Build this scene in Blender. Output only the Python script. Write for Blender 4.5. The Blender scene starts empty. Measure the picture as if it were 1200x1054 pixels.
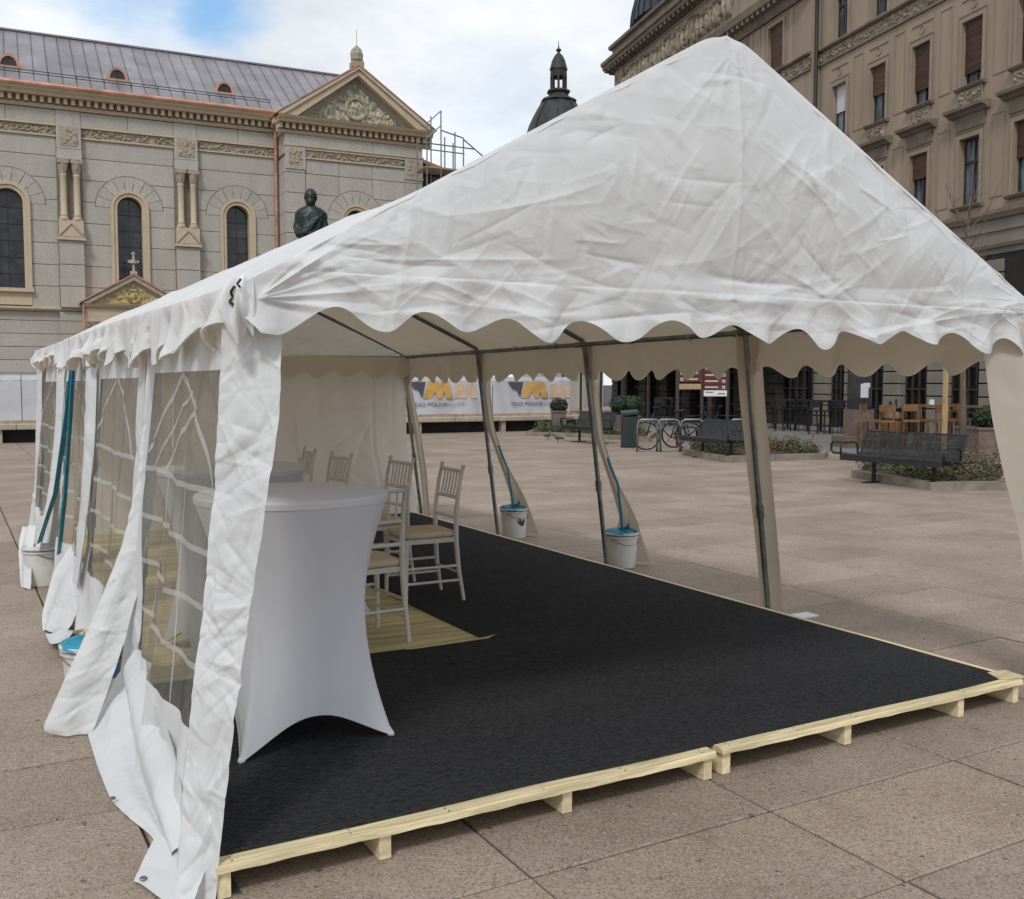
import bpy, bmesh, math, random
import numpy as np
from math import sin, cos, pi, radians, sqrt, atan2
from mathutils import Vector, Matrix, noise
random.seed(7)
S = bpy.context.scene
COL = S.collection
# ------------------------------------------------------------------ camera
YAW = radians(-29.34); PITCH = radians(3.74); FPX = 1179.0; EYE = 1.6
cam = bpy.data.cameras.new('camera'); camo = bpy.data.objects.new('camera', cam); COL.objects.link(camo)
camo.location = (0, 0, EYE); camo.rotation_euler = (radians(90) - PITCH, 0, YAW)
cam.sensor_fit = 'HORIZONTAL'; cam.sensor_width = 36; cam.lens = 36 * FPX / 1200
cam.clip_start = 0.05; cam.clip_end = 3000
S.camera = camo
# ------------------------------------------------------------------ world
SUN_EL = radians(48); SUN_AZ = radians(222)      # azimuth clockwise from +Y
w = bpy.data.worlds.new('World'); S.world = w; w.use_nodes = True
nt = w.node_tree; nt.nodes.clear()
def wn(t, **k):
    n = nt.nodes.new(t)
    for a, b in k.items(): setattr(n, a, b)
    return n
out = wn('ShaderNodeOutputWorld'); bg = wn('ShaderNodeBackground'); bg.inputs[1].default_value = 0.10
sky = wn('ShaderNodeTexSky', sky_type='NISHITA', sun_disc=False)
sky.sun_elevation = SUN_EL; sky.sun_rotation = SUN_AZ; sky.air_density = 1.2; sky.dust_density = 1.0
tc = wn('ShaderNodeTexCoord'); sep = wn('ShaderNodeSeparateXYZ'); nt.links.new(tc.outputs['Generated'], sep.inputs[0])
def wmath(op, a, b=None, clamp=False):
    n = wn('ShaderNodeMath', operation=op, use_clamp=clamp)
    for i, x in enumerate((a, b)):
        if x is None: continue
        if isinstance(x, (int, float)): n.inputs[i].default_value = x
        else: nt.links.new(x, n.inputs[i])
    return n.outputs[0]
zz = wmath('ADD', wmath('MAXIMUM', sep.outputs[2], 0.0), 0.22)
cmb = wn('ShaderNodeCombineXYZ')
nt.links.new(wmath('DIVIDE', sep.outputs[0], zz), cmb.inputs[0]); nt.links.new(wmath('DIVIDE', sep.outputs[1], zz), cmb.inputs[1])
def wnoise(scale, detail, rough, off=0):
    n = wn('ShaderNodeTexNoise'); n.inputs['Scale'].default_value = scale; n.inputs['Detail'].default_value = detail
    n.inputs['Roughness'].default_value = rough
    m = wn('ShaderNodeVectorMath', operation='ADD'); m.inputs[1].default_value = (off, off * 1.7, 0)
    nt.links.new(cmb.outputs[0], m.inputs[0]); nt.links.new(m.outputs[0], n.inputs['Vector']); return n.outputs['Fac']
n1 = wnoise(1.6, 7, .6); n2 = wnoise(3.1, 6, .55, 3.3)
# opening of clear sky (a hole in the cloud deck) around one direction of the sky
def skydir(px, py):
    az = radians(29.34) + math.atan((px - 600) / 1181); el = math.atan((450 - py) / 1181 * cos(math.atan((px - 600) / 1181)))
    return Vector((sin(az) * cos(el), cos(az) * cos(el), sin(el)))
def gap(px, py, r0, r1):
    d = wn('ShaderNodeVectorMath', operation='DISTANCE'); nt.links.new(tc.outputs['Generated'], d.inputs[0]); d.inputs[1].default_value = skydir(px, py)
    dd = wmath('ADD', d.outputs['Value'], wmath('MULTIPLY', wmath('SUBTRACT', n2, .5), .16))
    mr = wn('ShaderNodeMapRange'); mr.interpolation_type = 'SMOOTHSTEP'
    nt.links.new(dd, mr.inputs[0]); mr.inputs[1].default_value = r0; mr.inputs[2].default_value = r1; mr.inputs[3].default_value = 1; mr.inputs[4].default_value = 0
    return mr.outputs[0]
g = wmath('MAXIMUM', gap(262, 25, .01, .075), wmath('MULTIPLY', gap(170, -40, .02, .10), .8))
g = wmath('MAXIMUM', g, wmath('MULTIPLY', gap(590, 150, .0, .10), .22))
ramp = wn('ShaderNodeMapRange'); nt.links.new(n1, ramp.inputs[0])
ramp.inputs[1].default_value = .34; ramp.inputs[2].default_value = .64; ramp.inputs[3].default_value = 0; ramp.inputs[4].default_value = 1
cc = wn('ShaderNodeMix', data_type='RGBA'); cc.inputs[6].default_value = (5.6, 6.0, 6.6, 1); cc.inputs[7].default_value = (8.7, 8.9, 9.2, 1)
nt.links.new(ramp.outputs[0], cc.inputs[0])
skm = wn('ShaderNodeMix', data_type='RGBA', blend_type='MIX'); nt.links.new(g, skm.inputs[0])
skb = wn('ShaderNodeMix', data_type='RGBA'); skb.inputs[0].default_value = .55
nt.links.new(sky.outputs[0], skb.inputs[6]); skb.inputs[7].default_value = (3.0, 6.0, 9.8, 1)
nt.links.new(cc.outputs[2], skm.inputs[6]); nt.links.new(skb.outputs[2], skm.inputs[7])
nt.links.new(skm.outputs[2], bg.inputs[0]); nt.links.new(bg.outputs[0], out.inputs[0])
sl = bpy.data.lights.new('sun', 'SUN'); sl.energy = 1.4; sl.angle = radians(10); sl.color = (1, .97, .93)
so = bpy.data.objects.new('sun', sl); COL.objects.link(so); so.location = (0, 0, 30)
sd = Vector((sin(SUN_AZ) * cos(SUN_EL), cos(SUN_AZ) * cos(SUN_EL), sin(SUN_EL)))
so.rotation_euler = sd.to_track_quat('Z', 'Y').to_euler()
S.view_settings.view_transform = 'Standard'; S.view_settings.look = 'None'; S.view_settings.gamma = 1
S.view_settings.use_curve_mapping = False; S.view_settings.exposure = 0.24
S.cycles.max_bounces = 8; S.cycles.diffuse_bounces = 4; S.cycles.transparent_max_bounces = 24
# ------------------------------------------------------------------ placing
def at(px, depth, z=0.0):
    lat = (px - 600) / 1181 * depth; a = radians(29.34)
    return Vector((lat * cos(a) + depth * sin(a), -lat * sin(a) + depth * cos(a), z))
# ------------------------------------------------------------------ materials
def M(name, col, rough=.8, var=.12, vscale=3.0, bump=.0, bscale=60.0, metal=0, speck=0, sscale=200, speckcol=None,
      rnd=0.0, dirt=0.0, dirtcol=(.08, .07, .06), dscale=.8, stretch=(1, 1, 1), coord='Object', trans=None, spec=.5, detail=6, sheen=0):
    m = bpy.data.materials.new(name); m.use_nodes = True; t = m.node_tree; N = t.nodes; L = t.links
    b = N['Principled BSDF']; b.inputs['Roughness'].default_value = rough; b.inputs['Metallic'].default_value = metal
    b.inputs['Specular IOR Level'].default_value = spec
    if coord == 'World':
        g_ = N.new('ShaderNodeNewGeometry'); src = g_.outputs['Position']
    else:
        c = N.new('ShaderNodeTexCoord'); src = c.outputs['Object']
    mp = N.new('ShaderNodeMapping'); L.new(src, mp.inputs[0]); mp.inputs['Scale'].default_value = stretch; v = mp.outputs[0]
    def nz(sc, de=6, ro=.55):
        n = N.new('ShaderNodeTexNoise'); n.inputs['Scale'].default_value = sc; n.inputs['Detail'].default_value = de
        n.inputs['Roughness'].default_value = ro; L.new(v, n.inputs['Vector']); return n.outputs['Fac']
    def mix(f, a, bb, mode='MIX'):
        x = N.new('ShaderNodeMix'); x.data_type = 'RGBA'; x.blend_type = mode
        for i, s_ in ((0, f), (6, a), (7, bb)):
            if isinstance(s_, (int, float)): x.inputs[i].default_value = s_
            elif isinstance(s_, tuple): x.inputs[i].default_value = s_ if len(s_) == 4 else s_ + (1,)
            else: L.new(s_, x.inputs[i])
        return x.outputs[2]
    def rr(f, a, bb, c0, d):
        x = N.new('ShaderNodeMapRange'); L.new(f, x.inputs[0])
        for i, s_ in enumerate((a, bb, c0, d)): x.inputs[i + 1].default_value = s_
        return x.outputs[0]
    col = tuple(col)
    lo = tuple(max(0, x * (1 - var * 1.6)) for x in col); hi = tuple(min(1, x * (1 + var * 1.6)) for x in col)
    cur = mix(rr(nz(vscale, detail), .3, .7, 0, 1), lo, hi)
    if speck:
        sc = speckcol or tuple(x * .35 for x in col)
        cur = mix(rr(nz(sscale, 2, .7), .5, .62, 0, speck), cur, sc)
    if dirt:
        cur = mix(rr(nz(dscale, 8, .65), .48, .75, 0, dirt), cur, dirtcol)
    if rnd:
        oi = N.new('ShaderNodeObjectInfo')
        cur = mix(1.0, cur, mix(oi.outputs['Random'], (1 - rnd,) * 3, (1 + rnd,) * 3), 'MULTIPLY')
    L.new(cur, b.inputs['Base Color'])
    if bump:
        bp = N.new('ShaderNodeBump'); bp.inputs['Strength'].default_value = min(1, bump); bp.inputs['Distance'].default_value = .01
        L.new(nz(bscale, 5, .6), bp.inputs['Height']); L.new(bp.outputs[0], b.inputs['Normal'])
    if sheen: b.inputs['Sheen Weight'].default_value = sheen
    m['out'] = 1
    if trans:
        tcolor, fac = trans
        tr = N.new('ShaderNodeBsdfTranslucent'); tr.inputs[0].default_value = tcolor + (1,)
        ms = N.new('ShaderNodeMixShader'); ms.inputs[0].default_value = fac
        L.new(b.outputs[0], ms.inputs[1]); L.new(tr.outputs[0], ms.inputs[2]); L.new(ms.outputs[0], N['Material Output'].inputs[0])
    return m
def cloth_mat(name, col, tcol, tf, rough=.5, crumple=1.0, dirt=.25):
    """white coated tent fabric: fine crumple relief, faint grime"""
    m = M(name, col, rough, .03, 2.0, dirt=dirt, dirtcol=tuple(c * .72 for c in col), dscale=2.2, trans=(tcol, tf), spec=.35)
    t = m.node_tree; N = t.nodes; L = t.links; b = N['Principled BSDF']
    c = N.new('ShaderNodeTexCoord')
    n0 = N.new('ShaderNodeTexNoise'); n0.inputs['Scale'].default_value = 5; n0.inputs['Detail'].default_value = 3; L.new(c.outputs['Object'], n0.inputs['Vector'])
    ad = N.new('ShaderNodeVectorMath'); ad.operation = 'MULTIPLY_ADD'; L.new(n0.outputs['Color'], ad.inputs[0]); ad.inputs[1].default_value = (.22,) * 3; L.new(c.outputs['Object'], ad.inputs[2])
    hs = []
    for sc, wgt in ((9, 1.0), (24, .35)):
        vo = N.new('ShaderNodeTexVoronoi'); vo.feature = 'F1'; vo.distance = 'MINKOWSKI' if False else 'EUCLIDEAN'; vo.inputs['Scale'].default_value = sc
        L.new(ad.outputs[0], vo.inputs['Vector'])
        mm = N.new('ShaderNodeMath'); mm.operation = 'MULTIPLY'; L.new(vo.outputs['Distance'], mm.inputs[0]); mm.inputs[1].default_value = wgt; hs.append(mm.outputs[0])
    n2_ = N.new('ShaderNodeTexNoise'); n2_.inputs['Scale'].default_value = 3; L.new(c.outputs['Object'], n2_.inputs['Vector'])
    s1 = N.new('ShaderNodeMath'); s1.operation = 'ADD'; L.new(hs[0], s1.inputs[0]); L.new(hs[1], s1.inputs[1])
    bp = N.new('ShaderNodeBump'); bp.inputs['Distance'].default_value = .008; L.new(s1.outputs[0], bp.inputs['Height'])
    ml = N.new('ShaderNodeMapRange'); L.new(n2_.outputs['Fac'], ml.inputs[0]); ml.inputs[1].default_value = .4; ml.inputs[2].default_value = .65; ml.inputs[3].default_value = .12 * crumple; ml.inputs[4].default_value = .6 * crumple
    L.new(ml.outputs[0], bp.inputs['Strength']); L.new(bp.outputs[0], b.inputs['Normal'])
    for n in N:
        if n.bl_idname == 'ShaderNodeBsdfTranslucent': L.new(bp.outputs[0], n.inputs['Normal'])
    return m
MT = {}
MT['canvas'] = cloth_mat('tent_canvas', (.80, .825, .84), (.80, .74, .66), .28, .5, 1.35)
MT['canvas_bounce'] = cloth_mat('tent_bounce_tint', (.82, .77, .68), (.92, .85, .74), .52, .75, .6, .15)  # beige carries the warm transmitted and ground-bounce light inside the tent
MT['curtain'] = cloth_mat('curtain_plastic', (.68, .70, .71), (.6, .55, .48), .16, .42, 1.3, .45)
MT['backcloth'] = cloth_mat('back_wall_cloth', (.70, .68, .64), (.68, .60, .50), .34, .5, .8, .2)
MT['curtain_in'] = cloth_mat('curtain_strip', (.62, .57, .49), (.60, .48, .34), .28, .6, .5, .2)
MT['strip'] = M('window_strip', (.72, .72, .71), .4, .05, 5)
MT['steel'] = M('galvanised_pole', (.19, .20, .20), .42, .25, 9, metal=.75, bump=.2, bscale=30)
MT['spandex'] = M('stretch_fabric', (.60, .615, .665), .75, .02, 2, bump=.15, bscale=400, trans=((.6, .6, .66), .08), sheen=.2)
MT['white_wood'] = M('white_lacquer', (.62, .59, .55), .38, .06, 8, bump=.05, bscale=80)
MT['cushion'] = M('cream_cushion', (.56, .47, .36), .8, .06, 20, bump=.15, bscale=300)
MT['carpet'] = M('charcoal_carpet', (.029, .030, .033), .97, .42, 55, bump=1, bscale=190, speck=.5, sscale=95, speckcol=(.075, .08, .088), dirt=.5, dirtcol=(.055, .056, .06), dscale=1.6, spec=.15, stretch=(.55, 1.8, 1))
MT['pine'] = M('raw_pine', (.70, .60, .37), .75, .16, 3.5, bump=.6, bscale=40, stretch=(.8, 12, 12), speck=.45, sscale=4.5, speckcol=(.40, .29, .14), rnd=.10, dirt=.5, dirtcol=(.40, .33, .20), dscale=1.2)
MT['pine_y'] = M('raw_pine_lengthwise', (.70, .59, .37), .7, .14, 3.5, bump=.3, bscale=40, stretch=(9, .7, 9), rnd=.10)
MT['ply'] = M('deck_wood', (.55, .47, .26), .75, .2, 2.2, bump=.3, bscale=30, stretch=(1.2, 9, 9), rnd=.14, dirt=.45, dirtcol=(.34, .28, .15), dscale=1.5)
MT['bucket'] = M('bucket_plastic', (.62, .62, .60), .4, .05, 6, dirt=.6, dirtcol=(.32, .27, .2), dscale=6)
MT['blue'] = M('blue_strap', (.012, .235, .37), .5, .15, 30, bump=.3, bscale=120)
MT['black'] = M('black_metal', (.012, .014, .016), .6, .2, 12, bump=.1)
MT['darkblack'] = M('black_cloth', (.012, .012, .014), .8, .2, 6)
MT['label'] = M('blue_label', (.02, .10, .25), .4, .1, 9)
MT['stone'] = M('church_stone', (.425, .40, .36), .85, .06, 1.1, stretch=(1, 1, .35), bump=.35, bscale=14, rnd=.04, dirt=.3, dirtcol=(.32, .295, .26), dscale=1.2, speck=.3, sscale=30)
MT['stone_warm'] = M('church_trim_stone', (.52, .43, .31), .8, .10, 2.5, bump=.4, bscale=12, dirt=.45, dirtcol=(.19, .155, .11), dscale=2.5)
MT['joint'] = M('mortar', (.21, .185, .155), .9, .1, 3)
MT['paving_joint'] = M('dark_paving_joint', (.045, .037, .03), .95, .3, 5)
MT['barstrip'] = M('translucent_bar', (.62, .61, .58), .4, .05, 5)
MT['relief'] = M('carved_stone', (.38, .33, .255), .85, .3, 9, bump=.8, bscale=25, dirt=.7, dirtcol=(.08, .08, .065), dscale=9)
MT['mosaic'] = M('mosaic', (.36, .33, .23), .6, .5, 8, bump=.5, bscale=20, dirt=.8, dirtcol=(.10, .14, .14), dscale=5)
MT['mosaicgold'] = M('gold_mosaic', (.42, .33, .15), .5, .4, 7, dirt=.7, dirtcol=(.15, .15, .1), dscale=5)
MT['roof'] = M('zinc_copper_roof', (.235, .222, .24), .42, .16, .8, metal=.35, bump=.1, bscale=6, rnd=.10)
MT['copper'] = M('new_copper', (.47, .255, .18), .5, .2, 2, metal=.35)
MT['glassdark'] = M('dark_leaded_glass', (.022, .026, .032), .18, .5, 2.5, bump=.3, bscale=4)
MT['shopglass'] = M('dark_shop_glass', (.010, .010, .011), .35, .5, 1.5, spec=.25)
MT['bronze'] = M('bronze', (.022, .032, .030), .42, .35, 5, metal=.6, bump=.3, bscale=18, dirt=.5, dirtcol=(.07, .11, .10), dscale=4)
MT['slate'] = M('tower_metal', (.016, .020, .021), .6, .3, 2, dirt=.5, dirtcol=(.045, .06, .035), dscale=1.2)
MT['dome'] = M('dome_sheet', (.035, .042, .055), .45, .2, 1, metal=.4)
MT['plaster'] = M('ochre_plaster', (.315, .248, .185), .85, .07, .7, bump=.12, bscale=18, dirt=.6, dirtcol=(.19, .15, .115), dscale=1.1, stretch=(1, 1, .25))
MT['plaster_trim'] = M('plaster_trim', (.29, .232, .178), .85, .07, 1.4, bump=.15, bscale=14, dirt=.35, dirtcol=(.16, .12, .09), dscale=1.2)
MT['plaster_grey'] = M('grey_ground_plaster', (.20, .18, .15), .85, .08, 1, bump=.2, bscale=10, dirt=.3)
MT['cornice'] = M('weathered_cornice', (.19, .155, .12), .85, .15, 1.4, bump=.3, bscale=8, dirt=.55, dirtcol=(.075, .068, .06), dscale=1.5)
MT['ornament'] = M('ochre_relief', (.29, .245, .185), .85, .25, 5, bump=.6, bscale=12, dirt=.75, dirtcol=(.09, .08, .065), dscale=3.5)
MT['shutter'] = M('brown_roller_blind', (.105, .062, .042), .7, .3, 3, bump=.2, bscale=30, stretch=(.5, 1, 6), rnd=.2)
MT['blind'] = M('pale_blind', (.55, .57, .60), .7, .05, 3)
MT['frame'] = M('dark_window_frame', (.045, .035, .03), .5, .2, 5)
MT['pane'] = M('window_glass', (.10, .12, .15), .12, .9, 2.2, stretch=(3.5, 1, .35), rnd=.3)
MT['shadedpier'] = M('shade_darkened_pier', (.055, .045, .038), .7, .25, 3)  # deep arcade shade put into the pier colour
MT['granite'] = M('red_granite', (.17, .125, .105), .65, .2, 12, speck=.6, sscale=60, speckcol=(.07, .055, .05), bump=.2)
MT['kerb'] = M('kerb_stone', (.24, .20, .165), .85, .15, 5, bump=.4, bscale=30, dirt=.4)
MT['soil'] = M('soil', (.05, .037, .025), .95, .3, 8, bump=1, bscale=20)
MT['leaf'] = M('leaf', (.055, .085, .03), .6, .45, 4, rnd=.2)
MT['leafred'] = M('reddish_leaf', (.13, .075, .04), .6, .45, 4)
MT['leafdark'] = M('dark_leaf', (.022, .045, .018), .5, .4, 6)
MT['petal'] = M('pale_flower', (.6, .6, .62), .6, .1, 5)
MT['petaly'] = M('orange_flower', (.55, .25, .04), .6, .1, 5)
MT['bark'] = M('bark', (.13, .10, .075), .9, .25, 10, bump=.6, bscale=30, stretch=(3, 3, .6))
MT['stool'] = M('oiled_wood', (.17, .092, .042), .5, .25, 4, stretch=(4, 4, .8), rnd=.12)
MT['stake'] = M('wooden_stake', (.40, .29, .15), .7, .2, 5, stretch=(5, 5, .6))
MT['bin'] = M('dark_green_bin', (.018, .032, .034), .45, .15, 5)
MT['galv'] = M('galvanised_tube', (.22, .225, .23), .4, .12, 8, metal=.7)
MT['brownboard'] = M('brown_sign_board', (.13, .035, .018), .45, .1, 4)
MT['white'] = M('white_print', (.72, .72, .72), .5, .03, 4)
MT['darkgrey'] = M('dark_grey_print', (.07, .08, .10), .6, .1, 4)
MT['textgrey'] = M('grey_lettering', (.13, .14, .17), .6, .1, 4)
MT['textghost'] = M('faint_lettering', (.38, .39, .44), .6, .1, 4)
MT['orange'] = M('orange_print', (.56, .33, .10), .6, .15, 3)
MT['orangeghost'] = M('faint_orange_print', (.60, .44, .33), .6, .1, 3)
MT['banner'] = M('banner_mesh', (.50, .51, .55), .7, .10, 1.4, dirt=.35, dirtcol=(.33, .36, .42), dscale=1.4, bump=.2, bscale=4)
MT['bannertop'] = M('banner_hem', (.62, .66, .69), .6, .08, 1.5)
MT['pale_stone'] = M('pale_coping', (.40, .35, .28), .8, .12, 2, bump=.2)
MT['tape'] = M('brick_band', (.38, .27, .16), .8, .25, 8)
MT['awning'] = M('dark_awning', (.02, .014, .014), .8, .2, 3)
MT['redawning'] = M('dark_red_awning', (.11, .012, .014), .8, .2, 3)
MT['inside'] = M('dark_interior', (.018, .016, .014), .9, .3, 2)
MT['pigeon'] = M('pigeon_grey', (.09, .085, .085), .6, .3, 25)
MT['tyre'] = M('tyre_rubber', (.012, .012, .012), .8, .1, 9)
MT['debris'] = M('debris_netting', (.03, .03, .028), .9, .4, 4)
def granite_mat():
    m = bpy.data.materials.new('plaza_granite'); m.use_nodes = True; t = m.node_tree; N = t.nodes; L = t.links; b = N['Principled BSDF']
    ge = N.new('ShaderNodeNewGeometry'); P = ge.outputs['Position']
    def nz(sc, de, ro=.6):
        n = N.new('ShaderNodeTexNoise'); n.inputs['Scale'].default_value = sc; n.inputs['Detail'].default_value = de; n.inputs['Roughness'].default_value = ro
        L.new(P, n.inputs['Vector']); return n.outputs['Fac']
    def rr(f, a, bb, c, d):
        x = N.new('ShaderNodeMapRange'); L.new(f, x.inputs[0])
        for i, s_ in enumerate((a, bb, c, d)): x.inputs[i + 1].default_value = s_
        return x.outputs[0]
    def mix(f, a, bb, mode='MIX'):
        x = N.new('ShaderNodeMix'); x.data_type = 'RGBA'; x.blend_type = mode
        for i, s_ in ((0, f), (6, a), (7, bb)):
            if isinstance(s_, (int, float)): x.inputs[i].default_value = s_
            elif isinstance(s_, tuple): x.inputs[i].default_value = s_ + (1,)
            else: L.new(s_, x.inputs[i])
        return x.outputs[2]
    c = mix(rr(nz(1.1, 6), .3, .7, 0, 1), (.265, .200, .150), (.380, .306, .245))
    vo = N.new('ShaderNodeTexVoronoi'); vo.inputs['Scale'].default_value = 150; L.new(P, vo.inputs['Vector'])
    sp = N.new('ShaderNodeSeparateColor'); L.new(vo.outputs['Color'], sp.inputs[0])
    c = mix(rr(sp.outputs[0], .55, .95, 0, .7), c, (.12, .09, .07))
    c = mix(rr(sp.outputs[1], .72, 1, 0, .6), c, (.46, .41, .37))
    c = mix(rr(nz(260, 2), .55, .7, 0, .5), c, (.07, .055, .045))
    c = mix(rr(nz(.45, 7, .7), .5, .74, 0, .5), c, (.19, .145, .115))          # worn, grimy areas
    c = mix(rr(nz(5, 8, .75), .55, .72, 0, .55), c, (.13, .095, .072))           # small stains
    c = mix(rr(nz(22, 2, .4), .71, .73, 0, .65), c, (.04, .035, .03))             # chewing-gum spots
    mp = N.new('ShaderNodeVectorMath'); mp.operation = 'MULTIPLY'; L.new(P, mp.inputs[0]); mp.inputs[1].default_value = (1 / 1.04, 1 / .615, 0)
    ad = N.new('ShaderNodeVectorMath'); ad.operation = 'ADD'; L.new(mp.outputs[0], ad.inputs[0]); ad.inputs[1].default_value = (-.57 / 1.04 + 60, -.275 / .615 + 60, 0)
    fl = N.new('ShaderNodeVectorMath'); fl.operation = 'FLOOR'; L.new(ad.outputs[0], fl.inputs[0])
    wn_ = N.new('ShaderNodeTexWhiteNoise'); wn_.noise_dimensions = '2D'; L.new(fl.outputs[0], wn_.inputs['Vector'])
    c = mix(1.0, c, mix(wn_.outputs['Value'], (.87, .875, .88), (1.09, 1.085, 1.08)), 'MULTIPLY')
    L.new(c, b.inputs['Base Color']); b.inputs['Roughness'].default_value = .72; b.inputs['Specular IOR Level'].default_value = .35
    bp = N.new('ShaderNodeBump'); bp.inputs['Strength'].default_value = .35; bp.inputs['Distance'].default_value = .003
    L.new(nz(150, 4), bp.inputs['Height']); L.new(bp.outputs[0], b.inputs['Normal'])
    return m
MT['plaza'] = granite_mat()
def film_mat():
    m = bpy.data.materials.new('clear_film'); m.use_nodes = True; t = m.node_tree; N = t.nodes; L = t.links
    b = N['Principled BSDF']; b.inputs['Base Color'].default_value = (.50, .49, .46, 1); b.inputs['Roughness'].default_value = .08; b.inputs['Specular IOR Level'].default_value = .9
    tr = N.new('ShaderNodeBsdfTransparent'); tr.inputs[0].default_value = (.80, .78, .73, 1)
    c = N.new('ShaderNodeTexCoord'); mp = N.new('ShaderNodeMapping'); L.new(c.outputs['Object'], mp.inputs[0]); mp.inputs['Scale'].default_value = (14, 14, 1.6); mp.inputs['Rotation'].default_value = (.22, 0, 0)
    n = N.new('ShaderNodeTexNoise'); n.inputs['Scale'].default_value = 5; n.inputs['Detail'].default_value = 8; n.inputs['Roughness'].default_value = .75; n.inputs['Distortion'].default_value = .8; L.new(mp.outputs[0], n.inputs['Vector'])
    r = N.new('ShaderNodeMapRange'); L.new(n.outputs['Fac'], r.inputs[0]); r.inputs[1].default_value = .54; r.inputs[2].default_value = .70; r.inputs[3].default_value = .02; r.inputs[4].default_value = .72
    fr = N.new('ShaderNodeFresnel'); fr.inputs[0].default_value = 1.28
    bp = N.new('ShaderNodeBump'); bp.inputs['Strength'].default_value = .6; bp.inputs['Distance'].default_value = .008; L.new(n.outputs['Fac'], bp.inputs['Height']); L.new(bp.outputs[0], b.inputs['Normal']); L.new(bp.outputs[0], fr.inputs['Normal'])
    mx = N.new('ShaderNodeMath'); mx.operation = 'MAXIMUM'; fm = N.new('ShaderNodeMath'); fm.operation = 'MULTIPLY'; fm.inputs[1].default_value = .22; L.new(fr.outputs[0], fm.inputs[0]); L.new(r.outputs[0], mx.inputs[0]); L.new(fm.outputs[0], mx.inputs[1])
    ms = N.new('ShaderNodeMixShader'); L.new(mx.outputs[0], ms.inputs[0]); L.new(tr.outputs[0], ms.inputs[1]); L.new(b.outputs[0], ms.inputs[2])
    L.new(ms.outputs[0], N['Material Output'].inputs[0]); return m
MT['film'] = film_mat()
def filmbar():
    m = bpy.data.materials.new('bonded_film_bar'); m.use_nodes = True; t = m.node_tree; N = t.nodes; L = t.links; b = N['Principled BSDF']
    b.inputs['Base Color'].default_value = (.60, .60, .58, 1); b.inputs['Roughness'].default_value = .35
    tr = N.new('ShaderNodeBsdfTransparent'); ms = N.new('ShaderNodeMixShader'); ms.inputs[0].default_value = .46
    L.new(tr.outputs[0], ms.inputs[1]); L.new(b.outputs[0], ms.inputs[2]); L.new(ms.outputs[0], N['Material Output'].inputs[0]); return m
MT['filmbar'] = filmbar()
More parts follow.
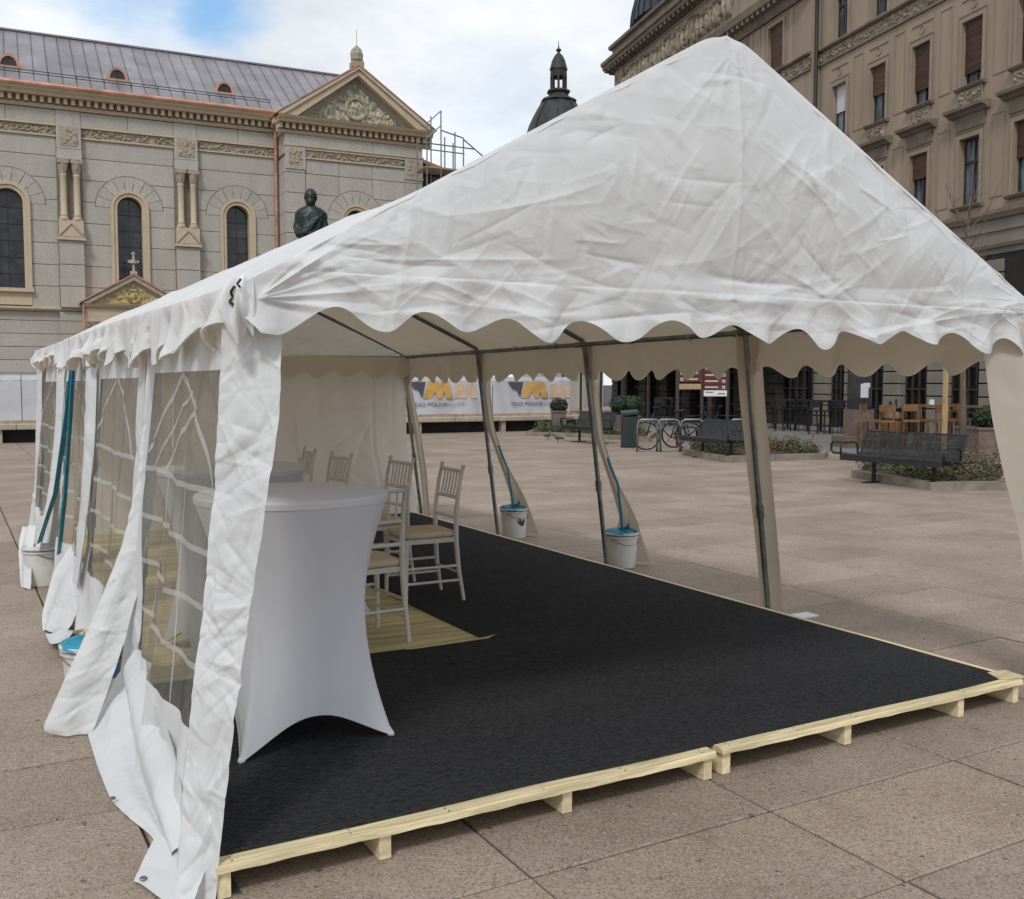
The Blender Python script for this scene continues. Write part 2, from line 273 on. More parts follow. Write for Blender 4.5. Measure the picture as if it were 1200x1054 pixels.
# ------------------------------------------------------------------ mesh helpers
class MB:
    def __init__(s): s.v = []; s.f = []
    def add(s, vs, fs):
        o = len(s.v); s.v += [tuple(v) for v in vs]; s.f += [tuple(o + i for i in f) for f in fs]; return s
    def box(s, x0, x1, y0, y1, z0, z1):
        return s.add([(x0, y0, z0), (x1, y0, z0), (x1, y1, z0), (x0, y1, z0), (x0, y0, z1), (x1, y0, z1), (x1, y1, z1), (x0, y1, z1)],
                     [(0, 3, 2, 1), (4, 5, 6, 7), (0, 1, 5, 4), (1, 2, 6, 5), (2, 3, 7, 6), (3, 0, 4, 7)])
    def bbox(s, x0, x1, y0, y1, z0, z1, c=.02):
        """block whose front (-y) face is chamfered"""
        return s.add([(x0, y0 + c, z0), (x1, y0 + c, z0), (x1, y1, z0), (x0, y1, z0), (x0, y0 + c, z1), (x1, y0 + c, z1), (x1, y1, z1), (x0, y1, z1),
                      (x0 + c, y0, z0 + c), (x1 - c, y0, z0 + c), (x1 - c, y0, z1 - c), (x0 + c, y0, z1 - c)],
                     [(0, 3, 2, 1), (4, 5, 6, 7), (1, 2, 6, 5), (2, 3, 7, 6), (3, 0, 4, 7), (8, 9, 10, 11), (0, 1, 9, 8), (1, 5, 10, 9), (5, 4, 11, 10), (4, 0, 8, 11)])
    def prism(s, poly, y0, y1):
        """poly in xz, extruded y0..y1"""
        n = len(poly)
        vs = [(x, y0, z) for x, z in poly] + [(x, y1, z) for x, z in poly]
        return s.add(vs, [tuple(range(n)), tuple(range(2 * n - 1, n - 1, -1))] + [(i, i + n, (i + 1) % n + n, (i + 1) % n) for i in range(n)])
    def prismx(s, poly, x0, x1):
        """poly in yz, extruded along x (mouldings)"""
        n = len(poly)
        vs = [(x0, y, z) for y, z in poly] + [(x1, y, z) for y, z in poly]
        return s.add(vs, [tuple(range(n)), tuple(range(2 * n - 1, n - 1, -1))] + [(i, i + n, (i + 1) % n + n, (i + 1) % n) for i in range(n)])
    def tube(s, pts, r, n=8, close=False):
        pts = [Vector(p) for p in pts]; m = len(pts); rs = r if isinstance(r, (list, tuple)) else [r] * m
        o = len(s.v); up = Vector((0, 0, 1)); prev = None
        for i, p in enumerate(pts):
            if close: t = pts[(i + 1) % m] - pts[i - 1]
            else: t = pts[min(i + 1, m - 1)] - pts[max(i - 1, 0)]
            t.normalize()
            if prev is None:
                a = t.cross(up)
                if a.length < .1: a = t.cross(Vector((1, 0, 0)))
            else: a = prev - t * prev.dot(t)
            a.normalize(); prev = a; b = t.cross(a)
            for k in range(n):
                q = p + (a * cos(2 * pi * k / n) + b * sin(2 * pi * k / n)) * rs[i]; s.v.append(tuple(q))
        for i in range(m if close else m - 1):
            j = (i + 1) % m
            for k in range(n): s.f.append((o + i * n + k, o + i * n + (k + 1) % n, o + j * n + (k + 1) % n, o + j * n + k))
        if not close:
            s.f.append(tuple(o + k for k in range(n))[::-1]); s.f.append(tuple(o + (m - 1) * n + k for k in range(n)))
        return s
    def lathe(s, prof, c=(0, 0, 0), n=20, cap=True):
        o = len(s.v)
        for r, z in prof:
            for k in range(n): s.v.append((c[0] + r * cos(2 * pi * k / n), c[1] + r * sin(2 * pi * k / n), c[2] + z))
        m = len(prof)
        for i in range(m - 1):
            for k in range(n): s.f.append((o + i * n + k, o + i * n + (k + 1) % n, o + (i + 1) * n + (k + 1) % n, o + (i + 1) * n + k))
        if cap:
            s.f.append(tuple(o + k for k in range(n))[::-1]); s.f.append(tuple(o + (m - 1) * n + k for k in range(n)))
        return s
    def ball(s, c, r, nu=12, nv=8):
        rx, ry, rz = r if isinstance(r, (list, tuple)) else (r, r, r); o = len(s.v)
        for j in range(nv + 1):
            t = pi * j / nv
            for i in range(nu): p = 2 * pi * i / nu; s.v.append((c[0] + rx * sin(t) * cos(p), c[1] + ry * sin(t) * sin(p), c[2] - rz * cos(t)))
        for j in range(nv):
            for i in range(nu): s.f.append((o + j * nu + i, o + j * nu + (i + 1) % nu, o + (j + 1) * nu + (i + 1) % nu, o + (j + 1) * nu + i))
        return s
    def build(s, name, mat, parent=None, smooth=False, loc=None):
        me = bpy.data.meshes.new(name); me.from_pydata(s.v, [], s.f); me.update()
        bm = bmesh.new(); bm.from_mesh(me); bmesh.ops.recalc_face_normals(bm, faces=bm.faces); bm.to_mesh(me); bm.free()
        return link(name, me, mat, parent, smooth, loc)
def link(name, me, mat, parent=None, smooth=False, loc=None):
    if mat: me.materials.append(MT[mat] if isinstance(mat, str) else mat)
    if smooth:
        me.polygons.foreach_set('use_smooth', [True] * len(me.polygons))
        if smooth == 'auto': me.set_sharp_from_angle(angle=radians(40))
    o = bpy.data.objects.new(name, me); COL.objects.link(o)
    if parent: o.parent = parent
    if loc is not None: o.location = loc
    return o
def box(name, mat, b, parent=None): return MB().box(*b).build(name, mat, parent)
def thing(name, label, cat, loc=(0, 0, 0), rz=0, group=None):
    o = bpy.data.objects.new(name, None); COL.objects.link(o); o.location = loc; o.rotation_euler = (0, 0, rz); o.empty_display_size = .2
    return tag(o, label, cat, group)
def tag(o, label, cat, group=None):
    o['label'] = label; o['category'] = cat
    if group: o['group'] = group
    return o
def struct(o): o['kind'] = 'structure'; return o
def stuff(o): o['kind'] = 'stuff'; return o
def copytree(o, parent=None):
    c = o.copy(); COL.objects.link(c); c.parent = parent
    for ch in list(o.children): copytree(ch, c)
    return c
def grid_mesh(X, Y, Z, mask=None):
    nv, nu = X.shape
    v = np.stack([X, Y, Z], -1).reshape(-1, 3); idx = np.arange(nu * nv).reshape(nv, nu)
    q = np.stack([idx[:-1, :-1], idx[:-1, 1:], idx[1:, 1:], idx[1:, :-1]], -1)
    q = q[mask] if mask is not None else q.reshape(-1, 4)
    used = np.unique(q); remap = -np.ones(len(v), int); remap[used] = np.arange(len(used))
    me = bpy.data.meshes.new('sheet'); me.from_pydata(v[used].tolist(), [], remap[q].tolist()); me.update(); return me
def displace(X, Y, Z, D):
    P = np.stack([X, Y, Z], -1); gu = np.gradient(P, axis=1); gv = np.gradient(P, axis=0)
    n = np.cross(gu, gv); n /= np.maximum(np.linalg.norm(n, axis=-1, keepdims=True), 1e-9)
    P = P + n * D[..., None]; return P[..., 0], P[..., 1], P[..., 2]
def sheet(name, X, Y, Z, mat, parent, D=None, mask=None):
    if D is not None: X, Y, Z = displace(X, Y, Z, D)
    me = grid_mesh(X, Y, Z, mask); me.name = name
    return link(name, me, mat, parent, True)
def creases(U, V, seed, n=40, amp=.008, L=(.15, 1.0), W=(.008, .04), ang=None, box_=None):
    """sum of straight and slightly curved folds over a sheet measured in metres"""
    r = np.random.RandomState(seed); D = np.zeros_like(U)
    u0, u1, v0, v1 = box_ or (U.min(), U.max(), V.min(), V.max())
    for _ in range(n):
        cu, cv = r.uniform(u0, u1), r.uniform(v0, v1)
        a = r.uniform(0, pi) if ang is None else r.normal(ang[r.randint(len(ang))], .3)
        l = r.uniform(*L) * .5; wd = r.uniform(*W); k = r.uniform(-.16, .16); A = amp * r.uniform(.3, 1) * (1 if r.rand() > .4 else -1)
        du, dv = U - cu, V - cv; s_ = du * cos(a) + dv * sin(a); d = -du * sin(a) + dv * cos(a) + k * s_ * s_ / max(l, .1) * .5
        t = np.clip(1 - (s_ / l) ** 2, 0, 1) ** 1.0
        wid = wd * (.45 + .55 * t); e = np.where(d > 0, d / wid, -d / (wid * r.uniform(1.2, 3)))
        D += A * t * np.exp(-e)
    return D
def smooth_noise(U, V, seed, sc, amp):
    r = np.random.RandomState(seed); D = np.zeros_like(U)
    for _ in range(7):
        a = r.uniform(0, 2 * pi); f = sc * r.uniform(.6, 1.6); D += np.sin((U * cos(a) + V * sin(a)) * f + r.uniform(0, 6.3))
    return D * amp / 3
def text(name, s_, size, mat, parent, loc, rot, ext=.002):
    c = bpy.data.curves.new(name, 'FONT'); c.body = s_; c.size = size; c.extrude = ext; c.align_x = 'LEFT'; c.resolution_u = 3
    o = bpy.data.objects.new('tmp_text', c); COL.objects.link(o); bpy.context.view_layer.update()
    me = bpy.data.meshes.new_from_object(o.evaluated_get(bpy.context.evaluated_depsgraph_get())); bpy.data.objects.remove(o)
    me.materials.clear(); q = link(name, me, mat, parent); q.location = loc; q.rotation_euler = rot; return q
def ss(x): x = np.clip(x, 0, 1); return x * x * (3 - 2 * x)
# ================================================================== GROUND
struct(MB().add([(-900, -900, -.09), (900, -900, -.09), (900, 900, -.09), (-900, 900, -.09)], [(0, 1, 2, 3)]).build('ground', 'paving_joint'))
pl = MB(); plaza = None
SX, SY = 1.04, .615; OX, OY = .57, .275
pxs = []
def proj(x, y, z=0):
    a = radians(29.34); lat = x * cos(a) - y * sin(a); dep = x * sin(a) + y * cos(a); return lat, dep
cands = []; rest = MB()
for i in range(-28, 40):
    for j in range(-6, 96):
        x0, y0 = OX + i * SX, OY + j * SY; cx, cy = x0 + SX / 2, y0 + SY / 2
        lat, dep = proj(cx, cy); ok = False
        if dep > 1.8:
            px = 600 + 1181 * lat / dep; py = 450 + 1.6 * 1181 / dep
            hid = (.75 < x0 and x0 + SX < 4.6 and 3.2 < y0 and y0 + SY < 11)
            ok = -60 < px < 1260 and py < 1150 and not hid
        if ok: cands.append((dep, x0, y0))
        else: rest.box(x0 + .008, x0 + SX - .008, y0 + .008, y0 + SY - .008, -.08, 0)
cands.sort()
base = thing('paving', 'x', 'x'); del base['label'], base['category']; struct(base)
slab = MB()
g_ = .0055; c_ = .006
slab.box(g_, SX - g_, g_, SY - g_, -.08, -c_)
slab = MB().add([(g_, g_, -.08), (SX - g_, g_, -.08), (SX - g_, SY - g_, -.08), (g_, SY - g_, -.08), (g_, g_, -c_), (SX - g_, g_, -c_), (SX - g_, SY - g_, -c_), (g_, SY - g_, -c_),
                 (g_ + c_, g_ + c_, 0), (SX - g_ - c_, g_ + c_, 0), (SX - g_ - c_, SY - g_ - c_, 0), (g_ + c_, SY - g_ - c_, 0)],
                [(0, 1, 5, 4), (1, 2, 6, 5), (2, 3, 7, 6), (3, 0, 4, 7), (8, 9, 10, 11), (4, 5, 9, 8), (5, 6, 10, 9), (6, 7, 11, 10), (7, 4, 8, 11)])
s0 = slab.build('paving_slab', 'plaza', base)
rs = random.Random(3)
for k, (d, x0, y0) in enumerate(cands):
    if k < 300:
        o = s0 if k == 0 else s0.copy()
        if k: COL.objects.link(o)
        o.location = (x0, y0, rs.uniform(-.0018, .0018)); o.rotation_euler = (rs.uniform(-.002, .002), rs.uniform(-.001, .001), rs.uniform(-.0012, .0012))
    else: rest.box(x0 + .008, x0 + SX - .008, y0 + .008, y0 + SY - .008, -.08, 0)
stuff(rest.build('distant_paving_slabs', 'plaza', base))
# ================================================================== TENT
YF, YB = 3.12, 10.75; FR = [3.12, 5.02, 6.94, 8.86, 10.75]; XL, XR, XC = .83, 4.64, 2.705
tent = thing('party_tent', 'large white canvas party tent with scalloped edge and clear window walls', 'tent', (2.73, 3.12, 0))
def TP(o): o.location = Vector(o.location) - Vector((2.73, 3.12, 0)); return o
def tpart(o): return TP(o)
def lerp(a, b, t): return a + (b - a) * t
def ridge_z(y): return 2.985 - .112 * ss((y - 3.12) / 1.8) - .004 * (y - 3.12)
def eave_z(y, side): return (1.90 if side < 0 else 2.0 - .01 * (y - 3.12)) + .02 * ss((y - 3.12) / 3) * (side < 0)
def scallop(t, lo, hi): # t in scallop periods: 0 = low
    return lo + (hi - lo) * (.5 - .5 * np.cos(2 * pi * t)) ** 1.05
# frame
def pole(x0, y0, z0, x1, y1, z1, name='pole'):
    mb = MB().tube([(x0, y0, z0), (x1, y1, z1)], .019, 12)
    t = .36; mx = [lerp(a, b, t) for a, b in ((x0, x1), (y0, y1), (z0, z1))]; mz = [lerp(a, b, t + .045) for a, b in ((x0, x1), (y0, y1), (z0, z1))]
    mb.tube([mx, mz], .026, 12)
    return tpart(mb.build(name, 'steel', tent, 'auto'))
for y in FR:
    fl = pole((.67 if y < 4 else .74), y + (.16 if y < 4 else .03), 0, XL + .06, y + (.14 if y < 4 else .03), 1.86)
    fr = pole((5.16 if y < 4 else 4.84), y + (.10 if y < 4 else .02), 0, XR - .05, y + (.08 if y < 4 else .02), 1.95)
    for s_, xf in ((-1, XL + .04), (1, XR - .05)):
        pz = 1.86 if s_ < 0 else 1.95
        tpart(MB().tube([(xf, y + .03, pz), (XC, y + .03, ridge_z(y) - .06)], .019, 10).build('rafter', 'steel', tent, 'auto'))
    for f_ in (.70, 5.16 if y < 4 else 4.84): tpart(MB().box(f_ - .06, f_ + .06, y - .03, y + .09, .0, .006).build('foot_plate', 'steel', tent))
for (xa, za, zb) in ((XL + .04, 1.85, 1.88), (XC, None, None), (XR - .05, 1.945, 1.90)):
    for k in range(4):
        y0, y1 = FR[k] + .03, FR[k + 1] + .03
        z0 = ridge_z(y0) - .07 if za is None else lerp(za, zb, k / 4); z1 = ridge_z(y1) - .07 if za is None else lerp(za, zb, (k + 1) / 4)
        tpart(MB().tube([(xa, y0, z0), (xa, y1, z1)], .019, 10).tube([(xa, y0 + .0, z0), (xa, y0 + .1, z0 + (z1 - z0) * .05)], .025, 10).build('eave_bar' if za else 'ridge_bar', 'steel', tent, 'auto'))
# front / back cross bar (at the eaves)
tpart(MB().tube([(XL + .04, 10.78, 1.87), (XR - .05, 10.78, 1.9)], .017, 10).build('cross_bar', 'steel', tent, 'auto'))
# roof slopes
def slope(side):
    ny, nt_ = 420, 130
    yy = np.linspace(YF - .015, YB + .04, ny); tt = np.linspace(0, 1, nt_)
    Yg, T = np.meshgrid(yy, tt)
    ez = np.vectorize(lambda y: eave_z(y, side))(Yg); rz = np.vectorize(ridge_z)(Yg)
    xe = XL - .035 if side < 0 else XR + .02
    X = xe + (XC - xe) * T; Zg = ez + (rz - ez) * T
    fr_ = np.abs(((Yg - 3.12) / 1.91) % 1 - .5) * 2                 # 1 at frames
    sag = -.035 * (1 - fr_ ** 2) * np.sin(pi * T) - .012 * (1 - fr_ ** 2)
    Zg = Zg + sag - .032 * np.exp(-((1 - T) * 1.9 / .07) ** 2)
    D = creases(Yg, T * 2.1, 5 + side, 150, .011, (.2, 1.3), (.01, .05)) + creases(Yg, T * 2.1, 15 + side, 260, .007, (.08, .4), (.008, .02)) + smooth_noise(Yg, T * 2.1, 3, 4, .010)
    D *= np.minimum(1, (1 - T) * 12 + .15) * np.minimum(1, T * 9 + .25)
    k = (slice(None, None, 3), slice(None, None, 4))
    tpart(sheet('roof_bounce_layer', X[k], Yg[k], (Zg + D - .014)[k], 'canvas_bounce', tent))  # added layer under the roof, tinted with warm bounced light
    return sheet('roof_slope', X, Yg, Zg + D, 'canvas', tent)
for sd_ in (-1, 1): tpart(slope(sd_))
# gable panel (front) with scalloped lower edge
def gable(y_pl, sgn, mat='canvas', seed=1):
    nu, nv = 460, 210
    u = np.linspace(0, 1, nu); x = lerp(XL - .035, XR + .02, u)
    top = np.where(x < XC, lerp(1.90, ridge_z(y_pl), (x - XL + .035) / (XC - XL + .035)), lerp(2.0, ridge_z(y_pl), (XR + .02 - x) / (XR + .02 - XC)))
    soft = .03 * np.exp(-((x - XC) / .07) ** 2); top = top - soft + .004
    t = (x - .88) / .3375
    lo = 1.762 + .012 * np.sin(x * 5.1 + 1) - .02 * (x > 4) * (x - 4) + .008 * np.sin(x * 13)
    t = t + .08 * np.sin(x * 4.0) + .04 * np.sin(x * 9.7)
    bot = scallop(t, lo, lo + .070)
    bot[x < .90] = np.interp(x[x < .90], [.79, .84, .90], [1.81, 1.755, float(bot[x >= .90][0])])
    V = np.linspace(0, 1, nv)[:, None]
    Z = bot[None, :] + (top - bot)[None, :] * V; X = np.repeat(x[None, :], nv, 0); Y = np.full_like(X, y_pl)
    h = Z - 1.93
    out_ = .05 * np.exp(-((Z - 1.95) / .05) ** 2) * .35 + np.where(Z > 1.95, .055 * np.sin(np.clip((Z - 1.95) / np.maximum(top[None, :] - 1.95, .05), 0, 1) * pi) * np.sin(pi * u)[None, :], 0)
    D = creases(X, Z, seed, 90, .0065, (.2, 1.0), (.010, .04), box_=(.8, 4.7, 1.75, 2.9))
    D += creases(X, Z, seed + 1, 420, .0052, (.06, .42), (.005, .014), box_=(.8, 4.7, 1.75, 2.9))
    D += creases(X, Z, seed + 2, 22, .008, (.3, .9), (.010, .035), ang=[.45, -.42], box_=(1.0, 4.6, 1.95, 2.8))
    D += creases(X, Z, seed + 3, 60, .012, (.2, .9), (.01, .03), ang=[.02, -.06, .1], box_=(.8, 4.7, 1.83, 2.06))
    D += .010 * np.exp(-np.abs(X - XC - .03) / .012) * (Z > 1.93)                        # centre seam
    # folds fanning out from the knots: middle of the eave and the left corner
    for (cx, cz, a0, a1, n_, am, ln) in ((2.78, 1.99, .1, pi - .1, 11, .007, .42), (.84, 1.86, -.25, .95, 13, .022, .75), (XC, 2.88, -pi + .45, -.45, 9, .007, .8), (4.62, 2.0, pi - .6, pi + .2, 8, .011, .8)):
        r = np.random.RandomState(int(cx * 100) + seed)
        R = np.hypot(X - cx, Z - cz); A = np.arctan2(Z - cz, X - cx)
        for q in range(n_):
            a = lerp(a0, a1, (q + r.uniform(.1, .9)) / n_); dd = np.sin(A - a) * R; al = np.cos(A - a) * R
            l = ln * r.uniform(.35, 1); D += am * r.uniform(.3, 1) * (1 if q % 2 else -.7) * np.clip(1 - al / l, 0, 1) * (al > 0) * np.minimum(al / .04, 1) * np.exp(-np.abs(dd) / (.008 + .035 * np.maximum(al, 0)))
    D += smooth_noise(X, Z, 9, 5, .008) + .005 * ss((1.952 - Z) / .004)
    low = np.clip((1.95 - Z) / .18, 0, 1)
    D += low * (.018 * np.sin(X * 18 + .8) + .012 * np.sin(X * 31)) + .02 * low
    D *= np.clip((top[None, :] - Z) / .05, .12, 1)
    Y = Y + sgn * (D + out_)
    X = X + .004 * np.sin(Z * 40) * low
    return sheet('gable_panel', X, Y, Z, mat, tent)
tpart(gable(YF - .02, -1, 'canvas', 11)); tpart(gable(YB + .045, 1, 'canvas', 40))
# edge piping on the front gable rim is just stitched hem: rounded tube along the rake
hem = MB()
for (xa, za) in ((XL - .035, 1.905), (XR + .02, 2.005)):
    pts = [(lerp(xa, XC, k / 24), YF - .018 + .004 * sin(k * 1.7), lerp(za, 2.97, k / 24) + (-.006 if k < 22 else -.022) + .004 * sin(k * 2.3)) for k in range(25)]
    hem.tube(pts, [.006 + .002 * sin(k * 2.9) for k in range(25)], 8)
tpart(hem.build('gable_hem', 'canvas', tent, True))
# side valances
def valance(side):
    ny, nv = 520, 26
    y = np.linspace(YF - .02, YB + .05, ny); xe = XL - .035 if side < 0 else XR + .02
    ez = np.array([eave_z(q, side) for q in y]); 
    t = (y - 3.49) / .315 + .07 * np.sin(y * 3.1)
    if side > 0: bot = scallop(t, 1.645 - .006 * (y - 3.2), 1.722 - .006 * (y - 3.2))
    else: bot = scallop((y - 3.37) / .36 + .2 * np.sin(y * 1.7), 1.69, 1.775) + .02 * np.sin(y * 2.3) + .012 * np.clip(y - 6, 0, 4)
    V = np.linspace(0, 1, nv)[:, None]
    Z = bot[None, :] + (ez - bot)[None, :] * V; Y = np.repeat(y[None, :], nv, 0)
    low = 1 - V
    D = low * (.02 * np.sin(Y * 17.5) + .015 * np.sin(Y * 7.1)) + creases(Y, Z, 70 + side, 260, .012, (.06, .4), (.006, .02)) * (.45 + low)
    if side < 0: D += low ** 1.5 * (.040 * np.maximum(0, np.sin(Y * 2 * pi / .36 + 1 + 1.6 * np.sin(Y * 3) + np.sin(Y * 7.7)))) + .01
    X = xe + side * (D + .012)
    k = (slice(None, None, 1), slice(None, None, 2))
    tpart(sheet('valance_bounce_layer', (X - side * .008)[k], Y[k], Z[k], 'canvas_bounce', tent))  # added inner layer with the same warm light tint
    return sheet('side_valance', X, Y, Z, 'canvas', tent)
for sd_ in (-1, 1): tpart(valance(sd_))
# corner knot: gathered cloth at the left front eave, with black cord
def corner_knot():
    nu, nv = 90, 60
    U, V = np.meshgrid(np.linspace(0, 1, nu), np.linspace(0, 1, nv))
    A = lerp(-pi * .56, -pi * 1.13, U)
    R = .055 + .035 * np.sin(pi * V) + .012 * np.sin(A * 9 + V * 4) + .008 * np.sin(A * 17)
    X = .842 + R * np.cos(A); Y = YF + .035 + R * np.sin(A); bot = 1.745 + .03 * np.sin(U * 9)
    Z = bot + (1.925 - bot) * V - .01 * np.sin(A * 9)
    return sheet('corner_gather', X, Y, Z, 'canvas', tent)
tpart(corner_knot())
tpart(MB().tube([(.775, 3.10, 1.895), (.768, 3.115, 1.88), (.775, 3.13, 1.865), (.765, 3.12, 1.85), (.773, 3.11, 1.84)], .0045, 6).tube([(.785, 3.06, 1.915), (.775, 3.065, 1.90), (.78, 3.055, 1.89)], .004, 6).build('lashing_cord', 'black', tent, True))
# ---- left side wall panels: white sheet, clear window, printed bars
def side_surf(y, z, k):
    r = k * 1.7
    xb = np.interp(y, [3.1, 5.0, 7.0, 8.7, 10.8], [.635, .70, .70, .68, .68])
    x = xb + (.845 - xb) * z / 1.8
    fl = np.clip((.75 - z) / .75, 0, 1)
    x = x - .02 * fl ** 1.6 + (.018 * np.sin(y * 7 + r + z * 2.0) + .009 * np.sin(y * 19 + r * 2 - z * 3)) * np.clip((1.75 - z) / .9, 0.08, 1)
    x = x + creases(y, z, 200 + k, 46, .016, (.2, 1.3), (.01, .04), ang=[1.2, 1.75, .4], box_=(FR[k], FR[k] + 1.9, 0, 1.75))
    x = x - .012 * fl * np.sin(y * 14 + r)
    return x
def side_panel(k, y0, y1, wy0, wy1, wz0, wz1, zb=.02, shift=0.0):
    ny, nz_ = 150, 170
    Y, Z = np.meshgrid(np.linspace(y0, y1, ny), np.linspace(zb, 1.83, nz_))
    X = side_surf(Y, Z, k)
    yc = .5 * (Y[:-1, :-1] + Y[1:, 1:]); zc = .5 * (Z[:-1, :-1] + Z[1:, 1:])
    Ys = Y + shift * (1 - Z / 1.8) ** 1.3
    inside = (yc > wy0) & (yc < wy1) & (zc > wz0) & (zc < wz1)
    p = TP(sheet('side_wall', X, Ys, Z, 'curtain', tent, None, ~inside))
    pane = sheet('window_pane', X, Ys, Z, 'film', p, None, inside)
    bars = []
    H = wz1 - wz0; Wd = wy1 - wy0; yc_ = (wy0 + wy1) / 2; zs = wz0 + H * .66
    for f_ in (.165, .33, .495, .66): bars.append(([(lerp(wy0, wy1, t), wz0 + H * f_ + .006 * sin(t * 9 + f_ * 20)) for t in np.linspace(0, 1, 24)], .011))
    for f_ in (.33, .66): bars.append(([(lerp(wy0, wy1, f_), lerp(wz0, zs, t)) for t in np.linspace(0, 1, 24)], .006))
    def seg(f0, h0, f1, h1, w_, bow=0): bars.append(([(wy0 + Wd * (lerp(f0, f1, t) + bow * sin(pi * t)), wz0 + H * lerp(h0, h1, t)) for t in np.linspace(0, 1, 26)], w_))
    seg(.50, .995, .04, .665, .012, -.05); seg(.50, .995, .97, .72, .011, .05)
    seg(.27, .90, .72, .665, .011, .02); seg(.36, .94, .90, .665, .008, .03); seg(.68, .93, .60, .665, .006)
    if k: bars = bars[:4] + [bars[6], bars[7]]
    for pts, hw in bars:
        P_ = np.array(pts); T_ = np.gradient(P_, axis=0); T_ /= np.maximum(np.linalg.norm(T_, axis=1, keepdims=True), 1e-6); Nn = np.stack([-T_[:, 1], T_[:, 0]], 1)
        A = np.stack([P_ - Nn * hw, P_ + Nn * hw])
        xx = side_surf(A[..., 0], A[..., 1], k) - .004
        yy = A[..., 0] + shift * (1 - A[..., 1] / 1.8) ** 1.3
        sheet('window_bar', xx, yy, A[..., 1], 'filmbar', p)
    return p
side_panel(0, 3.23, 5.0, 3.44, 4.78, .40, 1.645)
side_panel(1, 5.06, 6.9, 5.22, 6.62, .45, 1.63, .05)
side_panel(2, 6.98, 8.82, 7.15, 8.6, .45, 1.62, .05)
side_panel(3, 8.90, 10.72, 9.1, 10.5, .45, 1.62, .05)
# ---- loose strips of curtain, given by left and right edges in space
def strip(name, left, right, mat, parent, seed, n=16, m=90, amp=.012, wav=.015, cnt=24):
    def rs_(pts, m):
        P_ = np.array(pts, float); d = np.r_[0, np.cumsum(np.linalg.norm(np.diff(P_, axis=0), axis=1))]; t = np.linspace(0, d[-1], m)
        Q = np.stack([np.interp(t, d, P_[:, i]) for i in range(3)], 1)
        k_ = np.ones(9) / 9; 
        for i in range(3):
            pad = np.r_[np.full(4, Q[0, i]) - (Q[4:0:-1, i] - Q[0, i]), Q[:, i], 2 * Q[-1, i] - Q[-2:-6:-1, i]]; Q[:, i] = np.convolve(pad, k_, 'valid')
        return Q, d[-1]
    A, la = rs_(left, m); B, lb = rs_(right, m); T = np.linspace(0, 1, n)[None, :, None]
    P_ = A[:, None, :] * (1 - T) + B[:, None, :] * T
    wd = np.linalg.norm(B - A, axis=1).mean()
    U = np.repeat(np.linspace(0, wd, n)[None, :], m, 0); V = np.repeat(np.linspace(0, la, m)[:, None], n, 1)
    D = creases(U, V, seed, cnt, amp, (.06, .35), (.005, .018)) + wav * np.sin(U / wd * 2 * pi * 1.2 + V * 1.5)
    o = sheet(name, P_[..., 0], P_[..., 1], P_[..., 2], mat, parent, D); return o
# front left corner strip
tpart(strip('corner_curtain', [(.775, 3.26, 1.80), (.745, 3.26, 1.4), (.69, 3.25, .9), (.62, 3.22, .4), (.56, 3.10, .0)],
            [(.93, 3.15, 1.84), (.926, 3.13, 1.758), (.91, 3.10, 1.6), (.89, 3.08, 1.468), (.86, 3.08, 1.267), (.822, 3.08, 1.067), (.783, 3.08, .817), (.753, 3.08, .62), (.735, 3.08, .46), (.714, 3.08, .304), (.69, 3.07, .138), (.672, 3.06, .0)], 'curtain', tent, 5, 48, 360, .0065, .006, 190))
# loose flap thrown outwards between first and second window
tpart(strip('loose_flap', [(.83, 4.97, 1.72), (.80, 4.95, 1.45), (.766, 4.95, 1.16), (.69, 4.95, .85), (.612, 4.93, .66), (.52, 4.92, .45), (.428, 4.91, .26), (.325, 4.90, .04), (.40, 4.88, .012)],
            [(.87, 4.84, 1.72), (.85, 4.84, 1.4), (.82, 4.84, 1.1), (.79, 4.84, .83), (.745, 4.84, .66), (.695, 4.84, .475), (.638, 4.84, .30), (.575, 4.84, .125), (.53, 4.84, .012)], 'curtain', tent, 8, 40, 220, .0075, .008, 110))
tpart(strip('wall_strip', [(.79, 6.98, 1.70), (.75, 6.95, 1.2), (.72, 6.95, .7), (.68, 6.95, .35)],
            [(.81, 6.72, 1.70), (.77, 6.62, 1.2), (.71, 6.60, .7), (.66, 6.6, .35)], 'curtain', tent, 9, 16, 60, .008))
tpart(strip('wall_strip', [(.79, 8.90, 1.74), (.75, 8.9, 1.2), (.70, 8.9, .7), (.60, 8.9, .30)],
            [(.81, 8.62, 1.74), (.77, 8.62, 1.2), (.70, 8.60, .7), (.60, 8.6, .3)], 'curtain', tent, 10, 16, 60, .008))
tpart(strip('wall_strip', [(.78, 10.8, 1.78), (.755, 10.8, 1.2), (.73, 10.8, .6), (.62, 10.7, .02)],
            [(.79, 10.5, 1.78), (.765, 10.5, 1.2), (.74, 10.5, .6), (.66, 10.5, .02)], 'curtain', tent, 12, 16, 60, .008))
